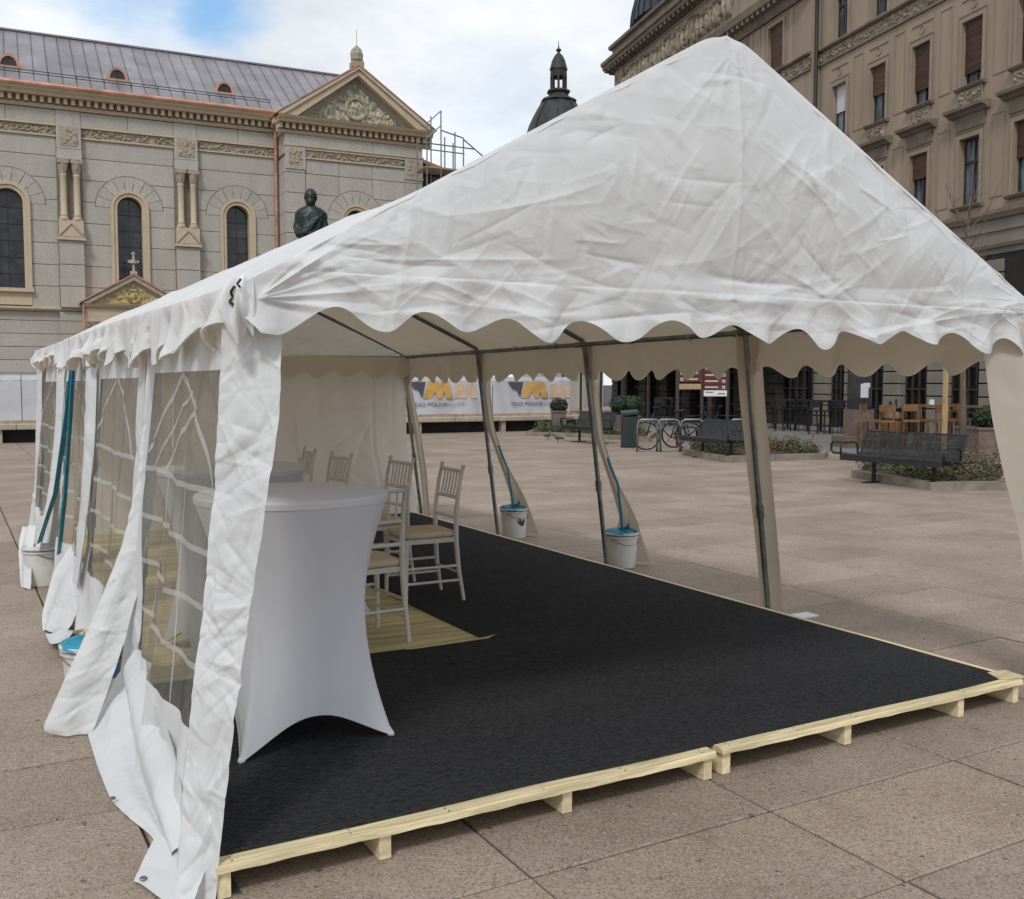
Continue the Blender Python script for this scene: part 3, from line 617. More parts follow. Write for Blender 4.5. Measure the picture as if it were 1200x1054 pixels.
# sheets of plastic lying on the paving along the wall
tpart(strip('trailing_sheet', [(.56, 5.02, .03), (.512, 4.87, .012), (.50, 4.4, .012), (.502, 4.03, .012), (.54, 3.82, .012), (.584, 3.62, .015), (.575, 3.42, .02)],
            [(.74, 5.05, .30), (.71, 4.75, .16), (.69, 4.5, .08), (.665, 4.15, .05), (.655, 3.8, .05), (.65, 3.5, .04), (.64, 3.3, .03)], 'curtain', tent, 14, 34, 120, .005, .008, 30))
tpart(strip('trailing_sheet', [(.655, 4.85, .08), (.60, 4.2, .03), (.595, 3.7, .03), (.60, 3.35, .02)],
            [(.715, 4.85, .40), (.69, 4.2, .34), (.675, 3.7, .28), (.655, 3.3, .15)], 'curtain', tent, 15, 24, 110, .006, .022, 30))
tpart(strip('trailing_sheet', [(.475, 3.32, .01), (.53, 3.45, .02), (.59, 3.55, .05)],
            [(.585, 3.02, .01), (.62, 3.05, .05), (.66, 3.1, .1)], 'curtain', tent, 16, 16, 40, .006, .006, 8))
for (x, y) in ((.50, 3.29), (.505, 4.0)): tpart(MB().tube([(x + .009 * cos(a), y + .009 * sin(a), .026) for a in np.linspace(0, 2 * pi, 11)[:-1]], .004, 5, True).build('eyelet', 'steel', tent))
# tongue of cloth slumped against the ground by the second pole
tpart(strip('trailing_sheet', [(.74, 7.55, .50), (.60, 7.5, .32), (.50, 7.3, .08), (.49, 7.1, .02)],
            [(.76, 6.75, .42), (.70, 6.72, .30), (.62, 6.78, .08), (.56, 6.9, .015)], 'curtain', tent, 17, 26, 60, .008, .02, 16))
tpart(strip('trailing_sheet', [(.50, 6.9, .03), (.50, 6.6, .03), (.52, 6.25, .12), (.54, 6.0, .2)],
            [(.66, 6.8, .06), (.66, 6.6, .08), (.66, 6.2, .2), (.66, 6.0, .25)], 'curtain', tent, 18, 14, 40, .006, .01, 8))
tpart(strip('trailing_sheet', [(.52, 9.2, .42), (.47, 9.0, .30), (.46, 8.8, .1), (.46, 8.7, .01)],
            [(.60, 9.0, .45), (.56, 8.8, .3), (.53, 8.62, .1), (.52, 8.56, .01)], 'curtain', tent, 19, 14, 40, .006, .01, 8))
# back wall
def back_wall():
    nx, nz_ = 240, 130
    X, Z = np.meshgrid(np.linspace(XL - .02, XR - .01, nx), np.linspace(.01, 1.9, nz_))
    low = np.clip((.9 - Z) / .9, 0, 1)
    Y = YB - .02 + .02 * np.sin(X * 4) * (.3 + low) + .004 * np.sin(X * 17 + Z * 3) + .16 * low * np.sin(X * 2.4 + .6) + creases(X, Z, 300, 70, .018, (.2, 1.1), (.01, .05))
    Y += .02 * np.exp(-np.abs(X - 4.22) / .012)
    return sheet('back_wall', X + .10 * low * (X > 3), Y, Z, 'backcloth', tent)
tpart(back_wall())
def back_scallop():
    nx, nv = 300, 14; x = np.linspace(XL, XR - .02, nx); V = np.linspace(0, 1, nv)[:, None]
    bot = scallop((x - .9) / .33, 1.66, 1.74) + .012 * np.sin(x * 7); Z = bot[None, :] + (1.9 - bot)[None, :] * V; X = np.repeat(x[None, :], nv, 0)
    return sheet('inner_valance', X, YB - .15 - .02 * np.sin(X * 19) * (1 - V), Z, 'canvas_bounce', tent)
tpart(back_scallop())
# curtain strips tied to the right hand poles
def pole_curtain(k, L_, R_, seed): tpart(strip('tied_curtain', L_, R_, 'curtain_in', tent, seed, 18, 110, .008, .012, 20))
# nearest (front right corner)
pole_curtain(0, [(4.39, 3.16, 1.86), (4.42, 3.16, 1.72), (4.485, 3.16, 1.45), (4.60, 3.16, 1.15), (4.74, 3.16, .85), (4.95, 3.16, .0)],
             [(4.72, 3.02, 1.93), (4.76, 3.0, 1.7), (4.86, 2.98, 1.4), (4.98, 2.98, 1.1), (5.05, 2.98, .8), (5.1, 3.0, .0)], 31)
pole_curtain(1, [(4.56, 5.10, 1.93), (4.60, 5.10, 1.5), (4.68, 5.10, 1.0), (4.78, 5.10, .4), (4.83, 5.1, .02)],
             [(4.645, 4.96, 1.93), (4.69, 4.96, 1.5), (4.765, 4.96, 1.0), (4.845, 4.95, .4), (4.89, 4.95, .02)], 32)
for k, (yy, bx, by) in enumerate(((6.94, 5.12, 7.15), (8.86, 5.14, 9.1))):
    pole_curtain(2 + k, [(4.61, yy + .06, 1.93), (4.66, yy + .06, 1.5), (4.73, yy + .06, 1.15), (4.86, yy + .04, .8), (5.02, yy + .10, .45), (5.12, yy + .28, .33), (5.17, yy + .32, .02)],
                 [(4.74, yy - .02, 1.93), (4.73, yy - .0, 1.5), (4.79, yy + .02, 1.15), (4.92, yy + .02, .8), (5.14, yy + .02, .45), (5.25, yy + .12, .33), (5.40, yy + .16, .02)], 33 + k)
pole_curtain(4, [(4.55, 10.72, 1.93), (4.62, 10.72, 1.5), (4.70, 10.7, 1.1), (4.78, 10.7, .6), (4.84, 10.7, .02)],
             [(4.62, 10.68, 1.93), (4.69, 10.68, 1.5), (4.77, 10.67, 1.1), (4.85, 10.66, .6), (4.90, 10.66, .02)], 37)
# knots of cord along the right eave bar
for y in (3.9, 4.5, 5.6, 6.3, 7.4, 8.1, 9.4, 10.1): tpart(MB().tube([(XR - .05 + .024 * cos(a), y, 1.925 + .024 * sin(a)) for a in np.linspace(0, 2 * pi, 9)[:-1]], .005, 5, True).build('eave_tie', 'curtain_in', tent))
# ================================================================== PLATFORM
plat = thing('wooden_platform', 'low raw pine platform laid on the paving inside the tent', 'platform', (2.67, 3.07, 0))
PO = Vector((2.67, 3.07, 0))
def pp(o): o.location = Vector(o.location) - PO; return o
for s_, (x0, x1, dz) in enumerate(((.68, 2.672, 0), (2.705, 4.665, .006))):
    rnd_ = random.Random(s_)
    # front edge board, slightly bowed
    mb = MB(); n = 26
    for i in range(n):
        a, b = lerp(x0, x1, i / n), lerp(x0, x1, (i + 1) / n); f0 = .0025 * sin(i * .5 + s_ * 2); f1 = .0025 * sin((i + 1) * .5 + s_ * 2)
        za, zb = .1145 + dz * .6 + .0012 * sin(i * .5 + s_), .1145 + dz * .6 + .0012 * sin((i + 1) * .5 + s_)
        mb.add([(a, 3.062 + f0, .090 + dz + .0018 * sin(i * 2.3)), (b, 3.062 + f1, .090 + dz + .0018 * sin((i + 1) * 2.3)), (b, 3.165, .0905 + dz), (a, 3.165, .0905 + dz), (a, 3.066 + f0, za - .004), (b, 3.066 + f1, zb - .004), (b, 3.165, zb), (a, 3.165, za), (a, 3.07 + f0, za), (b, 3.07 + f1, zb)],
               [(0, 3, 2, 1), (0, 1, 5, 4), (4, 5, 9, 8), (8, 9, 6, 7), (3, 7, 6, 2)] + ([(0, 4, 8, 7, 3)] if i == 0 else []) + ([(1, 2, 6, 9, 5)] if i == n - 1 else []))
    eb = pp(mb.build('edge_board', 'pine', plat)); nl = MB()
    for q in range(6):
        xx = lerp(x0 + .06, x1 - .06, q / 5)
        for yy in (3.085, 3.112): nl.lathe([(.0035, .1125 + dz * .6), (.0035, .1165 + dz * .6)], (xx + .01 * sin(q * 3 + yy * 40), yy, 0), 6)
    nl.build('nail_heads', 'steel', eb)
    y = 3.170
    while y < 10.95:
        if s_ == 0: xa, xb = x0, x1 + .012
        else: xa, xb = x0 - .015, x1
        pp(MB().box(xa, xb, y, y + .138, .092, .112 + rnd_.uniform(-.001, .001)).build('deck_board', 'ply', plat)); y += .1415
for x in (.705, 1.24, 1.97, 2.635, 2.74, 3.44, 4.2, 4.63):
    pp(MB().box(x - .021, x + .021, 3.085 + random.uniform(-.012, .006), 10.9, .004, .088).build('joist', 'pine_y', plat))
# ends of right edge: thin strip
pp(MB().box(4.668, 4.70, 3.10, 10.93, .080, .116).build('side_board', 'pine_y', plat))
pp(MB().add([(4.55, 3.12, .1265), (4.70, 3.07, .128), (4.71, 3.20, .13), (4.60, 3.22, .1275), (4.55, 3.12, .122), (4.70, 3.07, .122), (4.71, 3.20, .122), (4.60, 3.22, .122)], [(0, 1, 2, 3), (4, 7, 6, 5), (0, 4, 5, 1), (1, 5, 6, 2), (2, 6, 7, 3), (3, 7, 4, 0)]).build('corner_offcut', 'pine', plat))
# carpet: L-shape sheet around the uncovered boards
def carpet():
    mb = MB(); Z1, Z0 = .1225, .1135
    def edge(x, y): return x + .004 * sin(y * 5.1), y + .004 * sin(x * 4.3)
    def quad(x0, x1, y0, y1, nx, ny):
        o = len(mb.v)
        for j in range(ny + 1):
            for i in range(nx + 1):
                x, y = edge(lerp(x0, x1, i / nx), lerp(y0, y1, j / ny)); mb.v.append((x, y, Z1 + .0012 * sin(x * 3 + y * 2) + .0008 * sin(x * 9 - y * 7)))
        for j in range(ny):
            for i in range(nx): a = o + j * (nx + 1) + i; mb.f.append((a, a + 1, a + nx + 2, a + nx + 1))
    quad(.70, 2.68, 3.130, 5.12, 40, 40); quad(2.68, 4.645, 3.124, 5.12, 40, 40); quad(2.68, 4.645, 5.12, 10.9, 40, 90)
    me = bpy.data.meshes.new('carpet'); me.from_pydata(mb.v, [], mb.f); bm = bmesh.new(); bm.from_mesh(me); bmesh.ops.remove_doubles(bm, verts=bm.verts, dist=.0005)
    r = bmesh.ops.extrude_face_region(bm, geom=bm.faces[:]); vs = [v for v in r['geom'] if isinstance(v, bmesh.types.BMVert)]
    for v in vs: v.co.z -= .008
    bmesh.ops.recalc_face_normals(bm, faces=bm.faces); bm.to_mesh(me); bm.free()
    return tag(link('carpet', me, 'carpet', None), 'charcoal felt carpet covering the front and right of the platform', 'carpet')
carpet()
tag(MB().add([(2.0, 5.10, .119), (2.70, 5.085, .126), (2.76, 5.10, .14), (2.70, 5.115, .128), (2.0, 5.118, .1195)], [(0, 1, 3, 4), (1, 2, 3)]).build('carpet_tape', 'pine'), 'pale strip curling up at the inner corner of the carpet', 'strip')
tag(MB().box(4.98, 5.20, 4.93, 5.05, .0, .008).build('white_plate', 'white'), 'flat white plate on paving at foot of second right pole', 'plate')
# ================================================================== STRETCH TABLES
def stretch_table(loc, H, R, F, label, rz=0):
    t = thing('covered_table', label, 'table', loc, rz, 'tables in white stretch covers')
    nth, nz_ = 160, 70
    TH, V = np.meshgrid(np.linspace(0, 2 * pi, nth + 1), np.linspace(0, 1, nz_))
    ph = (TH + pi / 4) % (pi / 2) - pi / 4; tt = np.abs(ph) / (pi / 4)         # 0 at mid-side, 1 at a foot
    hem = .125 * H / 1.02 * (1 - tt ** 2.3); top = H - .035
    def rad(z, ph_, tt_):
        zf = np.clip(z / top, 0, 1)
        Rc = R * (.755 + .245 * np.clip((zf - .42) / .58, 0, 1) ** 1.9 + .10 * np.clip((.42 - zf) / .42, 0, 1) ** 1.6)
        Rs = F * .7071 * (.87 + .13 * tt_ ** 2) * (1 - .16 * np.sin(np.clip(zf / .5, 0, 1) * pi / 2))
        sq = Rs / np.cos(ph_); s_ = (1 - zf) ** 1.5
        return Rc * (1 - s_) + sq * s_
    Z = hem + (top - hem) * V ** 1.1
    Rr = rad(Z, ph, tt)
    U_ = (TH % (pi / 2)) * .4; cr = creases(U_, Z, 77, 26, .0022, (.15, .6), (.006, .02), ang=[pi / 2]) + .0015 * np.sin(TH * 16) * (1 - Z / top) * np.exp(-((1 - tt) / .25) ** 2)
    Rr = Rr - cr * np.sin(np.clip(V, 0, 1) * pi)
    sheet('stretch_cover', Rr * np.cos(TH), Rr * np.sin(TH), Z, 'spandex', t)
    prof2 = [(R - .006, H - .036), (R + .004, H - .034), (R + .006, H - .012), (R - .002, H - .002), (R - .02, H + .001), (R * .5, H - .002), (.001, H - .003)]
    MB().lathe(prof2, n=72).build('table_top', 'spandex', t, 'auto')
    row = np.vstack([hem[:1] - .001, hem[:1] + .018, hem[:1] + .034]); p3 = np.repeat(ph[:1], 3, 0); t3 = np.repeat(tt[:1], 3, 0); rb = rad(row, p3, t3) + .004; thb = np.repeat(TH[:1], 3, 0)
    sheet('hem_band', rb * np.cos(thb), rb * np.sin(thb), row, 'spandex', t)
    for a in range(4):
        an = pi / 4 + a * pi / 2; MB().lathe([(.012, 0), (.016, .006), (.01, .02)], (F * .975 * cos(an), F * .97 * sin(an), .0), 12).build('foot_cap', 'spandex', t, True)
    MB().lathe([(.035, .02), (.03, H - .05)], n=12).build('column', 'steel', t, True)
    return t
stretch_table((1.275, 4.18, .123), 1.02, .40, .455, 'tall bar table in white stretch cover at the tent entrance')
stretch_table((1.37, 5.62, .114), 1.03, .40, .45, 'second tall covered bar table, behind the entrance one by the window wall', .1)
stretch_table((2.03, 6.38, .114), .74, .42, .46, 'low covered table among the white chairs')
# ================================================================== CHAIRS
def make_chair():
    t = thing('banquet_chair', '', 'chair', (0, 0, 0), 0, 'white spindle back chairs around the low table')
    # chair faces -y ; back at +y
    pad = MB(); n = 40
    prof = [(.0, .435), (.9, .435), (1.0, .445), (1.02, .462), (.97, .476), (.8, .484), (.4, .488), (.0, .489)]
    o = len(pad.v)
    for r, z in prof:
        for k in range(n):
            a = 2 * pi * k / n; c, s_ = cos(a), sin(a); e = .32
            x = .195 * r * abs(c) ** e * (1 if c > 0 else -1); y = .195 * r * abs(s_) ** e * (1 if s_ > 0 else -1); pad.v.append((x * (1 - .06 * (y > 0)), y, z))
    for i in range(len(prof) - 1):
        for k in range(n): pad.f.append((i * n + k, i * n + (k + 1) % n, (i + 1) * n + (k + 1) % n, (i + 1) * n + k))
    pad.build('seat_cushion', 'cushion', t, True)
    MB().box(-.185, .185, -.185, .185, .405, .436).build('seat_frame', 'white_wood', t)
    for sx in (-1, 1):
        MB().tube([(sx * .185, -.185, 0), (sx * .18, -.18, .25), (sx * .175, -.175, .41)], [.013, .016, .018], 10).build('leg', 'white_wood', t, 'auto')
        MB().tube([(sx * .195, .235, 0), (sx * .185, .20, .22), (sx * .178, .185, .43), (sx * .176, .19, .62), (sx * .176, .215, .80), (sx * .176, .24, .905)], [.012, .016, .018, .016, .014, .012], 10).ball((sx * .176, .242, .912), .016).build('leg', 'white_wood', t, 'auto')
    for z, y in ((.88, .235), (.70, .202), (.565, .187)):
        MB().tube([(-.176, y, z), (0, y + .012, z), (.176, y, z)], .012, 8).build('back_rail', 'white_wood', t, 'auto')
    for i in range(6):
        x = -.125 + i * .05
        MB().tube([(x, .209, .70), (x, .23, .79), (x, .244, .88)], .008, 8).build('spindle', 'white_wood', t, 'auto')
    for z, yy in ((.14, 0), (.24, 1)):
        for sx in (-1, 1): MB().tube([(sx * .183, -.183, z), (sx * .188, .215 - z * .05, z)], .0095, 8).build('stretcher', 'white_wood', t, 'auto')
    MB().tube([(-.183, -.183, .19), (.183, -.183, .19)], .0095, 8).build('stretcher', 'white_wood', t, 'auto')
    MB().tube([(-.185, .205, .19), (.185, .205, .19)], .0095, 8).build('stretcher', 'white_wood', t, 'auto')
    MB().tube([(-.183, -.183, .27), (.183, -.183, .27)], .0095, 8).build('stretcher', 'white_wood', t, 'auto')
    return t
c0 = make_chair()
chairs = [  # x, y, direction of back (rotation), z
    ((2.82, 6.30), -pi / 2 - .03, .123, 'white spindle back chair farthest right, standing on the dark carpet'),
    ((2.76, 7.02), -pi / 2 + .10, .123, 'white spindle back chair just behind the rightmost one'),
    ((2.08, 5.50), pi + .04, .114, 'white spindle back chair nearest the camera, standing on bare boards'),
    ((2.58, 7.85), -pi / 2 + .12, .114, 'white spindle back chair seen over the right half of the tall table'),
    ((2.55, 8.62), -pi / 2 - .05, .114, 'white spindle back chair seen over the left half of the tall table'),
    ((2.20, 7.2), .15, .114, 'white spindle back chair behind the low table, mostly hidden')]
for i, ((x, y), rz, z, lb) in enumerate(chairs):
    o = c0 if i == 0 else copytree(c0); o.location = (x, y, z); o.rotation_euler = (0, 0, rz); o['label'] = lb
# ================================================================== BUCKETS + STRAPS
def bucket(loc, label, rz=0, graff=True, tarp=True, r=.145, h=.31):
    t = thing('plastic_bucket', label, 'bucket', loc, rz, 'white buckets used as tent weights')
    MB().lathe([(r * .80, 0), (r * .83, .004), (r * .97, h - .03)], n=36).build('body', 'bucket', t, 'auto')
    MB().lathe([(r * 1.0, h - .045), (r * 1.04, h - .045), (r * 1.04, h - .036), (r * 1.0, h - .036)], n=36).lathe([(r * .99, h - .02), (r * 1.06, h - .02), (r * 1.07, h - .004), (r * 1.03, h), (r * .98, h - .001), (r * .94, h - .014), (.001, h - .012)], n=36).build('lid', 'bucket', t, 'auto')
    MB().tube([(r * 1.02 * cos(a), r * 1.02 * sin(a) * .9, h - .04 - .07 * sin(pi * (a + pi) / pi) * 1) for a in np.linspace(-pi, 0, 18)], .0035, 6).build('handle', 'galv', t, True)
    if tarp:
        mb = MB(); rr_ = random.Random(int(loc[0] * 99 + loc[1] * 7)); mb.v.append((0.02, 0, h + .03)); n = 22
        for ring, (q, zz_) in enumerate(((.5, .028), (1.0, .012), (1.13, -.012))):
            for k in range(n): a = 2 * pi * k / n; f = q * (1 + .12 * sin(3 * a + ring) + rr_.uniform(-.05, .05)); mb.v.append((r * f * cos(a), r * .8 * f * sin(a), h + zz_ + rr_.uniform(-.008, .012)))
        for k in range(n): mb.f.append((0, 1 + k, 1 + (k + 1) % n))
        for ring in range(2):
            for k in range(n): a = 1 + ring * n; mb.f.append((a + k, a + n + k, a + n + (k + 1) % n, a + (k + 1) % n))
        mb.build('blue_tie', 'blue', t, True)
    if graff:
        for k in range(5):
            a0 = -2.2 + k * .12; z0 = h * .55 + .02 * sin(k * 2); MB().tube([((r * .925) * cos(a0 + q * .05), (r * .925) * sin(a0 + q * .05), z0 + .035 * sin(q * 1.9 + k)) for q in range(5)], .004, 5).build('marker_scrawl', 'darkblack', t)
    return t
bucket((5.12, 7.15, 0), 'white bucket tied with blue at the foot of the third right pole', .2, False)
bucket((5.14, 9.1, 0), 'white bucket with black scrawl, farther back along the right side', .4, True)
b1 = bucket((.60, 5.36, 0), 'white bucket with blue label half hidden behind the loose flap', 0, False)
MB().box(-.05, .05, -.1335, -.130, .14, .21).build('printed_label', 'label', b1).rotation_euler = (0, 0, .55)
bucket((.63, 8.78, 0), 'white bucket below the blue strap at the far left wall', 1.2, False, False)
def strap(name, pts, wdt, label, grp='blue straps tied down to the buckets', th=.003):
    P_ = [Vector(p) for p in pts]; mb = MB(); n = len(P_); wv = Vector((.35, .93, 0)) * wdt / 2; tv = Vector((.93, -.35, 0)) * th
    for p in P_:
        for q in (p - wv - tv, p + wv - tv, p + wv + tv, p - wv + tv): mb.v.append(tuple(q))
    for i in range(n - 1):
        for k in range(4): mb.f.append((i * 4 + k, i * 4 + (k + 1) % 4, i * 4 + 4 + (k + 1) % 4, i * 4 + 4 + k))
    mb.f += [(0, 1, 2, 3), ((n - 1) * 4 + 3, (n - 1) * 4 + 2, (n - 1) * 4 + 1, (n - 1) * 4)]
    return tag(mb.build(name, 'blue', None), label, 'strap', grp)
strap('tie_strap', [(.775, 7.60, 1.74), (.73, 7.75, 1.3), (.68, 8.05, .8), (.60, 8.60, .36)], .11, 'blue strap running down to the far left bucket, left one of the pair')
strap('tie_strap', [(.772, 7.52, 1.74), (.74, 7.55, 1.3), (.70, 7.6, .8), (.66, 7.7, .40)], .09, 'blue strap hanging straight beside the slanting one on the left wall')
def cord(pts, label, r=.010):
    return tag(MB().tube(pts, r, 6).build('blue_cord', 'blue', None, True), label, 'cord', 'blue cords on the right side of the tent')
for (yy, bx, by, lb) in ((6.94, 5.12, 7.15, 'blue cord looped down onto the nearer right bucket'), (8.86, 5.14, 9.1, 'blue cord looped down onto the farther right bucket')):
    cord([(4.84, yy + .03, .98), (4.87, yy + .02, .9), (4.93, yy + .0, .75), (5.0, yy + .06, .52), (5.06, yy + .12, .36), (5.1, yy + .2, .33), (5.15, yy + .15, .36), (5.10, yy + .1, .48), (5.0, yy + .06, .6)], lb)
# ================================================================== CHURCH
CH = thing('church', 'long grey stone church with arched windows, metal roof and mosaic pediment', 'church', (1.79, 42.585, 0), radians(-3.14))
def mbuild(mb, n, m, p=None, sm=False): return mb.build(n, m, p or CH, sm)
def arch_wall(mb, x0, x1, z0, z1, y0, y1, ops):
    """ops: list of (cx, halfwidth, zbottom, zspring)"""
    x = x0
    for cx, hw, zb, zs in sorted(ops):
        mb.box(x, cx - hw, y0, y1, z0, z1); mb.box(cx - hw, cx + hw, y0, y1, z0, zb)
        pts = [(cx - hw, z1), (cx - hw, zs)] + [(cx - hw * cos(a), zs + hw * sin(a)) for a in np.linspace(0, pi, 17)[1:-1]] + [(cx + hw, zs), (cx + hw, z1)]
        # split at the crown to keep the pieces simple
        L_ = [(cx - hw, z1), (cx - hw, zs)] + [(cx - hw * cos(a), zs + hw * sin(a)) for a in np.linspace(0, pi / 2, 9)[1:]] + [(cx, z1)]
        R_ = [(2 * cx - a, b) for a, b in L_][::-1]
        mb.prism(L_, y0, y1); mb.prism(R_, y0, y1); x = cx + hw
    mb.box(x, x1, y0, y1, z0, z1)
WIN = [(-8.15, .47), (-3.85, .47), (.45, .53), (4.75, .47), (8.92, .47)]
mbw = MB(); arch_wall(mbw, -20, 12.2, 0, 12.0, 0, .6, [(c, h, 5.2, 8.92 - h) for c, h in WIN])
wall = mbuild(mbw, 'wall', 'joint')
PIL = [(-10.75, -9.9), (-6.43, -5.56), (-2.12, -1.24), (2.18, 3.05), (6.46, 7.35)]
# wall blocks: courses .82 m high above the string course, .5 m below
crs = [(4.50 + .82 * i, 4.50 + .82 * (i + 1)) for i in range(8)]; crs[-1] = (crs[-1][0], 11.0)
low = [(.5 * i, .5 * (i + 1)) for i in range(9)]; low[-1] = (4.0, 4.36)
rb_ = random.Random(11); nblk = 0; rest = MB()
bays = [(-20, -10.75), (-9.9, -6.43), (-5.56, -2.12), (-1.24, 2.18), (3.05, 6.46), (7.35, 10.66)]
def put_block(a, b, z0, z1, y=-.03, p=None):
    global nblk
    if b - a < .12: return
    if a > -4.5 and nblk < 290:
        nblk += 1; MB().bbox(a + .008, b - .008, y, .01, z0 + .010, z1 - .010, .012).build('stone_block', 'stone', p or wall)
    else: rest.bbox(a + .008, b - .008, y, .01, z0 + .010, z1 - .010, .012)
for (a, b) in bays:
    for ci, (z0, z1) in enumerate(low + crs):
        segs = [(a, b)]
        for cx, hw in WIN:
            if a < cx < b and z1 > 5.2 and z0 < 9.9:
                zs = 8.92 - hw
                w_ = hw + .18 if z0 < zs - .02 else (sqrt(max(0, (hw + .2) ** 2 - max(0, z0 - zs) ** 2)) if z0 < zs + hw + .2 else 0)
                if w_: segs = [(a, cx - w_), (cx + w_, b)]
        for (p, q) in segs:
            L_ = q - p; n = max(1, round(L_ / 2.6)); xs = [p + L_ * (i + (.14 * (-1) ** ci if 0 < i < n else 0)) / n for i in range(n + 1)]
            for i in range(n): put_block(xs[i], xs[i + 1], z0, z1)
# upper plain zone
for (a, b) in bays:
    for i in range(max(1, round((b - a) / 1.7))):
        n = max(1, round((b - a) / 1.7)); put_block(a + (b - a) * i / n, a + (b - a) * (i + 1) / n, 11.45, 11.98)
stuff(mbuild(rest, 'distant_stone_blocks', 'stone', wall))
def church_window(cx, hw, zb=5.2, yo=0.0):
    zs = 8.92 - hw
    w_ = mbuild(MB(), 'window', None)
    mb = MB(); r0, r1 = hw, hw + .22
    for (ra, rbb, ya) in ((r0 - .01, r0 + .12, -.10), (r0 + .12, r0 + .24, -.15)):
        pts = [(cx - rbb, zb - .15), (cx - ra, zb - .15), (cx - ra, zs)] + [(cx - ra * cos(a), zs + ra * sin(a)) for a in np.linspace(0, pi, 25)[1:-1]] + [(cx + ra, zs), (cx + ra, zb - .15), (cx + rbb, zb - .15), (cx + rbb, zs)]
        inner = [(cx - ra, zb)] + [(cx - ra * cos(a), zs + ra * sin(a)) for a in np.linspace(0, pi, 25)] + [(cx + ra, zb)]
        outer = [(cx - rbb, zb)] + [(cx - rbb * cos(a), zs + rbb * sin(a)) for a in np.linspace(0, pi, 25)] + [(cx + rbb, zb)]
        for i in range(len(inner) - 1): mb.prism([inner[i], inner[i + 1], outer[i + 1], outer[i]], yo + ya, yo + .3)
    mb.box(cx - hw - .28, cx + hw + .28, yo - .2, yo + .2, zb - .14, zb + .0)
    mb.box(cx - hw - .22, cx + hw + .22, yo - .06, yo + .02, zb - .62, zb - .145)
    me_o = mb.build('surround', 'stone_warm', w_)
    pn = MB(); pn.prism([(cx - hw, zb), (cx + hw, zb)] + [(cx + hw * cos(a), zs + hw * sin(a)) for a in np.linspace(0, pi, 25)], yo + .28, yo + .30); pn.build('pane', 'glassdark', w_)
    fb = MB()
    for z in np.arange(zb + .55, zs + .4, .62): fb.box(cx - hw, cx + hw, yo + .255, yo + .279, z, z + .025)
    for x in (0,): fb.box(cx + x * hw - .01, cx + x * hw + .01, yo + .26, yo + .278, zb, zs + hw * (1 - x * x) ** .5)
    fb.build('glazing_bar', 'black', w_)
    ro = MB()
    for i in range(24):
        a0, a1 = pi * i / 24, pi * (i + 1) / 24; ro.prism([(cx + (hw + .765) * cos(a0), zs + (hw + .765) * sin(a0)), (cx + (hw + .765) * cos(a1), zs + (hw + .765) * sin(a1)), (cx + (hw + .80) * cos(a1), zs + (hw + .80) * sin(a1)), (cx + (hw + .80) * cos(a0), zs + (hw + .80) * sin(a0))], yo - .034, yo + .01)
    ro.build('arch_joint', 'joint', w_)
    k = 9
    for i in range(k):
        a0, a1 = pi * i / k + .012, pi * (i + 1) / k - .012
        pts = [(cx + (hw + .25) * cos(a), zs + (hw + .25) * sin(a)) for a in np.linspace(a0, a1, 4)] + [(cx + (hw + .76) * cos(a), zs + (hw + .76) * sin(a)) for a in np.linspace(a1, a0, 4)]
        MB().prism(pts, yo - .045, yo + .01).build('arch_stone', 'stone', w_)
    return w_
for c, h in WIN: church_window(c, h)
def relief_bumps(x0, x1, z0, z1, step, seed, kind='scroll', dep=.09):
    nx = max(2, int((x1 - x0) / step)); nz_ = max(2, int((z1 - z0) / step)); X, Z = np.meshgrid(np.linspace(x0, x1, nx), np.linspace(z0, z1, nz_)); D = np.zeros_like(X)
    r = np.random.RandomState(seed); H = z1 - z0
    n = int((x1 - x0) * H * (14 / (H * H)) ** 1.0) if kind == 'scroll' else 0
    def ell(cx, cz, a, b, h, rot=0):
        u = (X - cx) * cos(rot) + (Z - cz) * sin(rot); v = -(X - cx) * sin(rot) + (Z - cz) * cos(rot)
        return h * np.sqrt(np.clip(1 - (u / a) ** 2 - (v / b) ** 2, 0, 1))
    if kind == 'scroll':
        for _ in range(min(n, 700)):
            D = np.maximum(D, ell(r.uniform(x0, x1), r.uniform(z0 + H * .12, z1 - H * .12), H * r.uniform(.06, .22), H * r.uniform(.05, .12), dep * r.uniform(.5, 1), r.uniform(0, pi)))
    else:   # row of carved figures
        x = x0 + .2
        while x < x1 - .15:
            s_ = r.uniform(.85, 1.05); hf = H * .42 * s_; zc = z0 + hf
            D = np.maximum(D, ell(x, zc, .16, hf * .85, dep, r.uniform(-.2, .2))); D = np.maximum(D, ell(x + r.uniform(-.05, .05), z0 + H * .84 * s_, .08, .1, dep))
            for _ in range(4): D = np.maximum(D, ell(x + r.uniform(-.2, .2), zc + r.uniform(-.3, .35) * H, .05, .26, dep * .8, r.uniform(0, pi)))
            x += r.uniform(.32, .62)
    return X, Z, D
def relief(name, x0, x1, z0, z1, y, mat, parent, step=.035, seed=1, kind='scroll', dep=.09):
    X, Z, D = relief_bumps(x0, x1, z0, z1, step, seed, kind, dep)
    me = grid_mesh(X, y - D, Z); return link(name, me, mat, parent, False)
